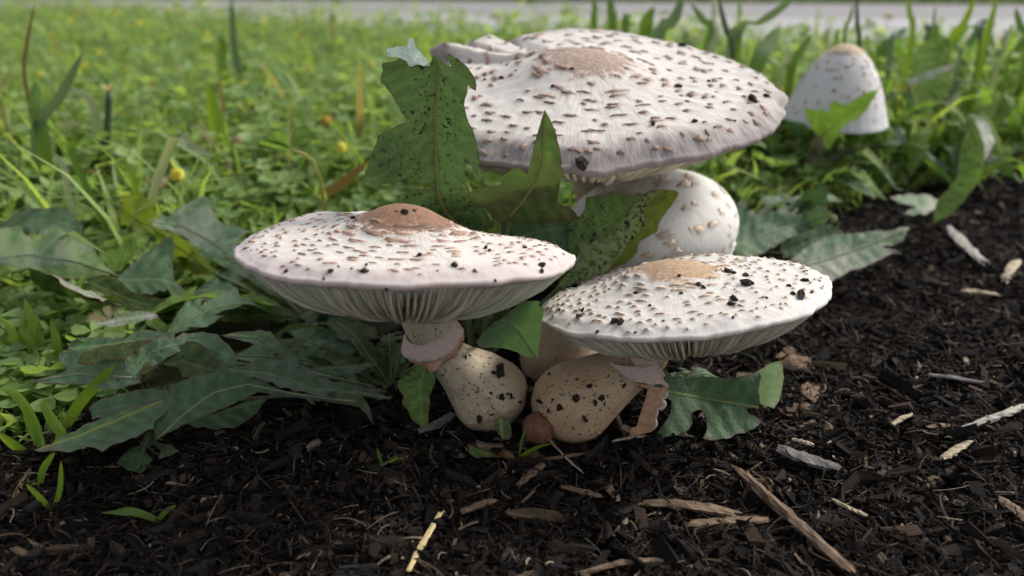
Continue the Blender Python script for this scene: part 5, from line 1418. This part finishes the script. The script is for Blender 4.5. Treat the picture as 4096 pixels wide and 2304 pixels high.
t = thing('broadleaf_weed', 'crumpled blue-green leaves with whitish folds behind the collared cap rim', 'plant', gbase(*cM([(1760, 1420)])[0]))
Yq = BASE[t][1]
traced('leaf', cM([(1600, 1280), (1640, 1220), (1720, 1170), (1800, 1170), (1850, 1220), (1880, 1300), (1860, 1400), (1700, 1449), (1610, 1400)]), [(*cM([(1620, 1250)])[0], Yq + 2), (*cM([(1860, 1300)])[0], Yq + 1), (*cM([(1700, 1440)])[0], Yq)], 'leaf_blue', t, cM([(1640, 1240), (1800, 1420)]), wave=.2, seed=92)
traced('leaf', cM([(1860, 1400), (1880, 1310), (1940, 1270), (2040, 1300), (2120, 1340), (2160, 1370), (2000, 1400), (1880, 1430)]), [(*cM([(1880, 1310)])[0], Yq + .5), (*cM([(2140, 1360)])[0], Yq + .5), (*cM([(1880, 1430)])[0], Yq)], 'leaf_pale', t, cM([(1870, 1390), (2140, 1365)]), wave=.2, seed=93)

# yellow clover flowers
fl_mesh = {}
def flower_mesh(mat):
    if mat in fl_mesh: return fl_mesh[mat]
    V, Fc = [], []
    n = 46
    for i in range(n):
        zz = 1 - 1.75 * (i + .5) / n
        rr = math.sqrt(max(0, 1 - zz * zz)); a = i * 2.39996
        d = np.array([rr * math.cos(a), rr * math.sin(a), zz])
        s1 = unit(np.cross(d, [.3, .2, 1.])); s2 = np.cross(d, s1)
        k = len(V)
        V += [d * .30 + s1 * .10, d * .30 - s1 * .10, d * .52 + s1 * .05 + s2 * .05, d * .50 - s1 * .06, d * .40 + s2 * .12]
        Fc += [(k, k + 1, k + 3, k + 2), (k, k + 2, k + 4), (k + 1, k + 4, k + 3), (k + 2, k + 3, k + 4)]
    fl_mesh[mat] = make_mesh('flower_head', np.array(V), Fc, mat)
    return fl_mesh[mat]
fl_stem = make_mesh('flower_stem', *tube_mesh([(0, 0, -6), (.25, .1, -3), (0, 0, -.25)], [.07, .06, .06], 5, 3)[:2], 'stalk_green')
FL = [(450, 130), (750, 85), (250, 480), (630, 340), (545, 420), (1460, 475), (1560, 540), (1710, 570), (1630, 680), (2390, 415), (2190, 270), (2195, 950), (1140, 1125), (890, 150), (1330, 215), (1080, 60), (1880, 300), (1700, 150), (330, 220)]
FO = [(2100, 780, 'petal_orange'), (1985, 440, 'petal_orange'), (1150, 460, 'petal_brown'), (1540, 690, 'petal_brown'), (1020, 1170, 'petal_brown'), (1000, 1190, 'petal_brown'), (1530, 910, 'petal_brown')]
def flower(px, mat, label, group, zt=5.6, sc=1.0):
    c = G(*px, zt)
    if c[1] < 44: c = G(*px, 3.0); sc *= .62
    if c[1] > 150: c = P(*px, 150)
    t = thing('clover_flower', label, 'flower', np.array([c[0], c[1], -.5]), group)
    for me, nm in ((flower_mesh(mat), 'flower_head'), (fl_stem, 'stem')):
        o = bpy.data.objects.new(nm, me); COL.objects.link(o); o.parent = t
        o.location = (0, 0, (c[2] + .5) * S)
        k = sc * (1.0 if nm == 'flower_head' else (c[2] + .5) / 6.0)
        o.scale = (sc, sc, k if nm == 'stem' else sc)
        o.rotation_euler = (random.uniform(-.3, .3) if nm == 'flower_head' else 0, random.uniform(-.3, .3) if nm == 'flower_head' else 0, random.uniform(0, 6))
for p in FL:
    flower(cM([p])[0], 'petal_yellow', 'round yellow clover flower in the lawn', 'yellow clover flowers', sc=random.uniform(.8, 1.05))
flower((3555, 62), 'petal_yellow', 'yellow flower bud standing against the pale path', None, sc=1.0)
for x_, y_, m in FO[:2]:
    flower(cM([(x_, y_)])[0], m, 'faded orange clover flower in the lawn', 'faded orange clover flowers')
for x_, y_, m in FO[2:]:
    flower(cM([(x_, y_)])[0], m, 'withered brown clover flower in the lawn', 'withered brown clover flowers', sc=.9)

# ================================================================== SOIL CRUMBS ON THE MUSHROOMS
def crumb_mesh(seed):
    r = np.random.default_rng(seed)
    import bmesh
    bm = bmesh.new()
    bmesh.ops.create_icosphere(bm, subdivisions=2, radius=1)
    V = np.array([tuple(v.co) for v in bm.verts]); Fc = [[v.index for v in f.verts] for f in bm.faces]
    bm.free()
    V = V * (1 + .55 * vnoise(V, 1.3, seed) + .35 * vnoise(V, 3.1, seed + 3))[:, None] * np.array([1.25, .9, .75])
    return make_mesh('soil_crumb', V, Fc, 'crumb', smooth=False)
crumbs = [crumb_mesh(i) for i in range(5)]
def crumb(hit, r, label, group):
    if hit is None: return
    loc, nrm = hit
    o = bpy.data.objects.new('soil_crumb', random.choice(crumbs)); COL.objects.link(o)
    if np.dot(nrm, loc - np.array([0, 0, CAM_H])) > 0: nrm = -nrm
    o.location = Vector(loc + nrm * r * .35) * S
    q = Vector(nrm).to_track_quat('Z', 'Y'); q.rotate(Vector((0, 0, 0)).to_track_quat('Z', 'Y') if False else q.__class__((1, 0, 0, 0)))
    o.rotation_euler = (q @ q.__class__((0, 0, 1), random.uniform(0, 6.28))).to_euler()
    k = r * random.uniform(.85, 1.2)
    o.scale = (k, k * random.uniform(.7, 1), k)
    tag(o, label, 'soil crumb', group)
c2 = crop(900, 750, .5825); cH = crop(2000, 900, .5825)
for x_, y_, r in ((1235, 170, .12), (1300, 160, .06), (1180, 165, .05), (725, 575, .09), (960, 580, .10), (1575, 540, .10), (2175, 540, .12), (2170, 575, .09), (1790, 415, .09), (1815, 435, .07), (2060, 415, .06), (1715, 575, .06), (1335, 468, .09), (420, 578, .08), (970, 535, .07), (780, 545, .05), (1855, 640, .05), (880, 215, .12), (680, 630, .06), (1110, 700, .05)):
    crumb(left.hit(*c2([(x_, y_)])[0]), r, 'dark soil crumb lying on the cap with the pink collar below', 'soil crumbs on the collared cap')
for x_, y_, r in ((1880, 425, .16), (870, 375, .12), (1160, 422, .11), (950, 335, .08), (1270, 323, .07), (1970, 625, .10), (1735, 640, .14), (2055, 395, .08), (2200, 620, .07), (2380, 480, .12), (1900, 190, .16)):
    crumb(big.hit(*cB([(x_, y_)])[0]), r, 'dark soil crumb lying on the largest cap', 'soil crumbs on the largest cap')
for x_, y_, r in ((1590, 548, .12), (1640, 555, .05), (2010, 475, .10), (1360, 410, .12), (1395, 432, .11), (785, 668, .14), (830, 672, .14), (935, 470, .10), (1245, 470, .08), (540, 632, .11), (1230, 350, .09), (1560, 325, .15), (1600, 335, .10), (1690, 350, .11), (1600, 637, .07), (2095, 385, .10), (1985, 420, .10), (570, 585, .08), (670, 735, .08), (1030, 555, .07), (2140, 465, .07), (410, 585, .06), (1830, 500, .05), (1120, 660, .05), (930, 740, .06)):
    crumb(right.hit(*cH([(x_, y_)])[0]), r, 'dark soil crumb lying on the cap above the torn ring', 'soil crumbs on the torn-ring cap')
for bvh, lst, lab, g in ((bvl, [(870, 535, .11), (930, 715, .14), (770, 870, .17), (855, 685, .06), (975, 690, .07), (665, 420, .07), (860, 840, .07), (1000, 705, .08), (1065, 750, .07)], 'dark soil crumb stuck to the collared bulbous stem', 'soil crumbs on the collared stem'),
                         (bvr, [(1215, 745, .13), (1480, 720, .15), (1620, 755, .12), (1545, 875, .11), (1665, 720, .11), (1580, 635, .10), (1285, 545, .07), (1830, 630, .10), (1310, 735, .07), (1360, 790, .10), (1280, 815, .09)], 'dark soil crumb stuck to the bulbous torn-ring stem', 'soil crumbs on the torn-ring stem')):
    for x_, y_, r in lst:
        crumb(hit_bvh(bvh, *cI([(x_, y_)])[0]), r, lab, g)

crumb(big.hit(*cB([(2305, 505)])[0]), .28, 'largest black soil crumb lying near the rim of the largest cap', None)
crumb(big.hit(*cB([(1328, 872)])[0]), .30, 'black soil patch stuck on the very rim of the largest cap', None)
crumb(right.hit(*cH([(1695, 410)])[0]), .20, 'round black soil crumb beside the tan centre of the torn-ring cap', None)
crumb(right.hit(*cH([(1605, 515)])[0]), .18, 'crumbly black soil lump in the middle of the torn-ring cap', None)
crumb(right.hit(*cH([(2065, 490)])[0]), .17, 'black soil lump near the rim of the torn-ring cap', None)
crumb(hit_bvh(bvl, *cI([(915, 530)])[0]), .22, 'large black soil crumb stuck high on the collared bulb', None)

# ================================================================== MULCH
def chip_mesh(seed, name='wood_chip', mat='chip', ns=5, nk=5, L=1.0, w=.2, t=.1, bend=.06, jag=.35):
    """a splintery piece along X, length L"""
    r = np.random.default_rng(seed)
    V = []
    b1, b2 = r.normal(0, bend, 2)
    for i in range(ns):
        s = i / (ns - 1)
        tap = 1 - jag * abs(2 * s - 1) ** 3 * r.uniform(.6, 1.6)
        cx = (s - .5) * L
        cy, cz = b1 * L * (s - .5) ** 2 * 4 - b1 * L * .5, b2 * L * (s - .5) ** 2 * 4
        for k in range(nk):
            a = 2 * math.pi * (k + .5 * (i % 2) * .3) / nk
            j = r.uniform(.72, 1.2)
            ex = r.uniform(-.09, .09) * L * (i in (0, ns - 1))
            V.append((cx + ex, cy + math.cos(a) * w * .5 * tap * j, cz + math.sin(a) * t * .5 * tap * j))
    Fc = [(i * nk + k, i * nk + (k + 1) % nk, (i + 1) * nk + (k + 1) % nk, (i + 1) * nk + k) for i in range(ns - 1) for k in range(nk)]
    Fc += [tuple(range(nk))[::-1], tuple((ns - 1) * nk + k for k in range(nk))]
    return make_mesh(name, np.array(V), Fc, mat, smooth=False)

def wood(px0, px1, w, t, mat, label, cat='wood chip', name='wood_chip', z=None, ns=12, bend=.03, seed=0, lift=0.0, jag=.3):
    a, b = gbase(*px0), gbase(*px1)
    for q in (a, b):
        q[2] = max(q[2], float(soil_z(q[:1], q[1:2])[0])) + t * .4 + .32
    a[2] += lift
    L = float(np.linalg.norm(b - a))
    me = chip_mesh(seed + 500, name, mat, ns, 7, L, w, t, bend, jag)
    o = bpy.data.objects.new(name, me); COL.objects.link(o)
    o.location = Vector((a + b) / 2) * S
    o.rotation_euler = Vector(b - a).to_track_quat('X', 'Z').to_euler()
    tag(o, label, cat)
    return o
wood((1640, 2300), (1760, 2080), .26, .16, 'straw', 'pale yellow straw lying on dark mulch', 'straw', 'straw', seed=1, bend=.01)
wood((2950, 1890), (3420, 2330), .50, .34, 'wood_brown', 'long splintered brown stick lying diagonally on the mulch', 'stick', 'stick', seed=2, ns=18)
wood((2540, 2020), (2970, 2050), .55, .30, 'wood_brown', 'flat tan-edged bark strip meeting the splintered stick', 'bark strip', 'bark_strip', seed=3, ns=14)
wood((2740, 2110), (3060, 2075), .42, .22, 'wood_brown', 'second narrower bark strip below the tan-edged one', 'bark strip', 'bark_strip', seed=4, ns=12)
wood((3870, 1740), (4110, 1640), .42, .25, 'wood_white', 'long whitish wood splinter lying on the mulch', seed=5)
wood((3765, 1855), (3870, 1795), .40, .25, 'wood_pale', 'short pale rotten wood chip near the whitish splinter', seed=6)
wood((3120, 1835), (3350, 1890), .75, .30, 'wood_grey', 'broad charcoal grey bark slab on the mulch', 'bark', 'bark_slab', seed=7)
wood((2145, 1860), (2350, 1830), .20, .14, 'wood_brown', 'light brown twig beside the tiny brown button', 'twig', 'twig', seed=8)
wood((2190, 1790), (2325, 1905), .10, .09, 'wood_pale', 'thin pale twig crossing the light brown twig', 'twig', 'twig', seed=9, lift=.2)
wood((2080, 1955), (2180, 1870), .36, .18, 'wood_brown', 'reddish tan wood chip below the bright seedling', seed=10)
wood((2320, 2310), (2680, 2245), .28, .2, 'wood_brown', 'slender grey-brown twig lying apart on open mulch', 'twig', 'twig', seed=11, bend=.06)
wood((4000, 2020), (4130, 2130), .55, .3, 'wood_brown', 'coarse brown wood chip alone on open mulch beyond the splintered stick', seed=12)
wood((3790, 945), (3930, 1065), .9, .3, 'wood_white', 'silvery split wood piece on the mulch near the lawn edge', seed=13)
wood((3840, 1172), (3995, 1188), .5, .3, 'wood_pale', 'cream wood chip below the silvery split piece', seed=14)
wood((4015, 1135), (4065, 1060), .7, .4, 'wood_pale', 'pinkish wood block beside the silvery split piece', seed=15)
wood((1690, 1755), (1820, 1672), .55, .25, 'wood_grey', 'light grey weathered chip beside the collared stem', seed=16)
wood((1850, 2075), (1980, 2040), .35, .2, 'wood_brown', 'dull brown chip near the pale yellow straw', seed=17)
wood((2240, 1970), (2400, 2010), .3, .2, 'wood_brown', 'narrow brown chip on mulch near the crossed twigs', seed=18)
wood((3330, 2010), (3460, 2080), .22, .16, 'wood_pale', 'thin pale sliver beside the splintered stick', seed=19)
wood((3920, 1560), (3700, 1540), .3, .2, 'wood_grey', 'weathered grey sliver above the whitish splinter', seed=20)
wood((2580, 1760), (2450, 1775), .16, .12, 'wood_pale', 'short pale twig under the torn ring', 'twig', 'twig', seed=22)
wood((2420, 1640), (2500, 1745), .22, .16, 'wood_brown', 'brown twig leaning beside the torn-ring stem', 'twig', 'twig', seed=23, lift=.6)
wood((2840, 1630), (2800, 1700), .3, .2, 'wood_grey', 'grey curled chip under the dark dandelion leaf', seed=24)
wood((3560, 1730), (3640, 1690), .25, .2, 'wood_pale', 'small cream chip between the leaf and the whitish splinter', seed=25)
wood((3170, 1780), (3250, 1810), .25, .18, 'wood_pale', 'ochre wood flake near the charcoal bark slab', seed=26)
for lab, poly in (('curled dry brown leaf on the mulch behind the turned leaf tip', cE([(720, 190), (790, 110), (850, 150), (930, 180), (940, 230), (860, 260), (780, 240)])), ('crumpled ochre dead leaf beside the turned leaf tip', cE([(740, 470), (800, 480), (880, 420), (870, 350), (920, 320), (990, 350), (970, 430), (920, 480), (850, 510), (770, 505)]))):
    c = np.mean(poly, 0)
    t = thing('dead_leaf', lab, 'leaf', gbase(*c))
    traced('leaf_blade', poly, [(*p, .15 + .3 * (i % 2), Z) for i, p in enumerate(poly)], 'leaf_brown', t, [tuple(poly[0]), tuple(poly[len(poly) // 2])], step=8, wave=.12, curl=.05, jag=6, seed=95)

r2 = np.random.default_rng(31)
chips = [chip_mesh(i, 'wood_chip', 'chip', 4, 4, 1.0, r2.uniform(.18, .42), r2.uniform(.10, .2), .08) for i in range(16)]
OBST = [(P(1960, 1620, 33.6), 2.0), (P(2290, 1640, 32.9), 2.0), (P(2150, 1715, 31.7), .9)]
def bed_pts(n, r, y0=17, y1=84, edge=1.0):
    y = np.exp(r.uniform(math.log(y0), math.log(y1), n))
    x = r.uniform(-1, 1, n) * (y * .66 + 4)
    k = (y < bed_edge(x) - edge + r.normal(0, 1.5, n))
    return x[k], y[k]
cx, cy = bed_pts(1400, r2, 22, 70, 2)
done = 0
for xx, yy in zip(cx, cy):
    if done >= 262: break
    if any((xx - o[0]) ** 2 + (yy - o[1]) ** 2 < d * d for o, d in OBST): continue
    o = bpy.data.objects.new('wood_chip', chips[done % 16]); COL.objects.link(o)
    L = r2.gamma(3.0, .26) + .55
    o.location = (xx * S, yy * S, (max(float(gz(xx, yy)), float(soil_z(np.array([xx]), np.array([yy]))[0])) + r2.uniform(.16, .34)) * S)
    o.rotation_euler = (r2.uniform(0, 6.28), r2.normal(0, .22), r2.uniform(0, 6.28))
    o.scale = (L, L ** .6 * 1.1, L ** .6 * 1.1)
    tag(o, 'dark shredded wood chip lying on the mulch bed', 'wood chip', 'dark mulch chips')
    done += 1

# finer mulch, past counting
def scatter_boxes(n, r, lmin, lmax, wk, cols, zo=(.0, .3), fib=False, y0=15, y1=90):
    x, y = bed_pts(n, r, y0, y1, -1.5)
    n = len(x)
    L = lmin + (lmax - lmin) * r.beta(1.2, 3.2, n)
    w = L * r.uniform(*wk, n)
    th = w * r.uniform(.35, .9, n)
    base = np.array([(sx, sy, sz) for sx in (-.5, .5) for sy in (-.5, .5) for sz in (-.5, .5)])
    V = base[None] * np.stack([L, w, th], -1)[:, None]
    V = V * r.uniform(.55, 1.3, (n, 8, 3))
    az, ti, ro = r.uniform(0, 6.283, n), r.normal(0, .35, n), r.uniform(0, 6.283, n)
    def rot(V, a, i, j):
        c, s = np.cos(a)[:, None], np.sin(a)[:, None]
        p, q = V[..., i] * c - V[..., j] * s, V[..., i] * s + V[..., j] * c
        V = V.copy(); V[..., i], V[..., j] = p, q
        return V
    V = rot(V, ro, 1, 2); V = rot(V, ti, 0, 2); V = rot(V, az, 0, 1)
    V = V + np.stack([x, y, soil_z(x, y) + r.uniform(*zo, n)], -1)[:, None]
    f = [(0, 1, 3), (0, 3, 2), (4, 6, 7), (4, 7, 5), (0, 4, 5), (0, 5, 1), (2, 3, 7), (2, 7, 6), (0, 2, 6), (0, 6, 4), (1, 5, 7), (1, 7, 3)]
    T = (np.array(f)[None] + (np.arange(n) * 8)[:, None, None]).reshape(-1, 3)
    pal = np.array([c for c, _ in cols]); pw = np.array([p for _, p in cols]); pw = pw / pw.sum()
    C = pal[r.choice(len(pal), n, p=pw)] * r.uniform(.8, 1.75, (n, 1))
    return V.reshape(-1, 3), T, np.repeat(C, 8, 0)
DARK = [((.0045, .0035, .003), 7), ((.009, .0068, .0054), 5), ((.020, .0135, .0095), 2.8), ((.048, .032, .022), 1.5), ((.020, .019, .0195), 1.0), ((.13, .092, .060), .6), ((.27, .22, .16), .20)]
parts, off = [], 0
for args in ((7000, .5, 1.7, (.12, .4)), (16000, .25, 1.1, (.12, .45)), (46000, .05, .32, (.35, .95)), (24000, .5, 2.3, (.03, .07))):
    parts.append(scatter_boxes(args[0], r2, args[1], args[2], args[3], DARK))
def fibres(n, r):
    x, y = bed_pts(n, r, 15, 90, -1.5)
    n = len(x)
    m = 6
    L, w = .4 + 1.9 * r.beta(1.2, 2.8, n), r.uniform(.015, .05, n)
    a0, cv = r.uniform(0, 6.283, n), r.normal(0, 1.1, n)
    z0, up, arch = soil_z(x, y) + r.uniform(.05, .35, n), r.normal(0, .22, n), r.uniform(-.1, .25, n)
    V = np.zeros((n, m, 2, 3)); px_, py_ = x.copy(), y.copy()
    for k in range(m):
        s_ = k / (m - 1)
        a = a0 + cv * s_
        px_ += np.cos(a) * L / m; py_ += np.sin(a) * L / m
        zz = z0 + up * L * s_ + arch * np.sin(s_ * math.pi) * L * .5
        ww = w * (1 - .5 * s_)
        V[:, k, 0] = np.stack([px_ - np.sin(a) * ww, py_ + np.cos(a) * ww, zz], -1)
        V[:, k, 1] = np.stack([px_ + np.sin(a) * ww, py_ - np.cos(a) * ww, zz + ww * .8], -1)
    f = []
    for k in range(m - 1):
        f += [(2 * k, 2 * k + 1, 2 * k + 3), (2 * k, 2 * k + 3, 2 * k + 2)]
    T = (np.array(f)[None] + (np.arange(n) * m * 2)[:, None, None]).reshape(-1, 3)
    pal = np.array([(.022, .015, .011), (.052, .036, .025), (.12, .088, .060), (.25, .20, .145), (.012, .009, .0075)])
    C = pal[r.choice(5, n, p=[.28, .27, .2, .07, .18])] * r.uniform(.7, 1.2, (n, 1))
    return V.reshape(-1, 3), T, np.repeat(C, m * 2, 0)
parts.append(fibres(15000, r2))
VV, TT, CC = [], [], []
for V, T, C in parts:
    VV.append(V); TT.append(T + off); CC.append(C); off += len(V)
o = big_mesh('mulch', np.vstack(VV), np.vstack(TT), 'mulch', np.vstack(CC))
tag(o, 'fine dark shredded mulch covering the bed', 'mulch')
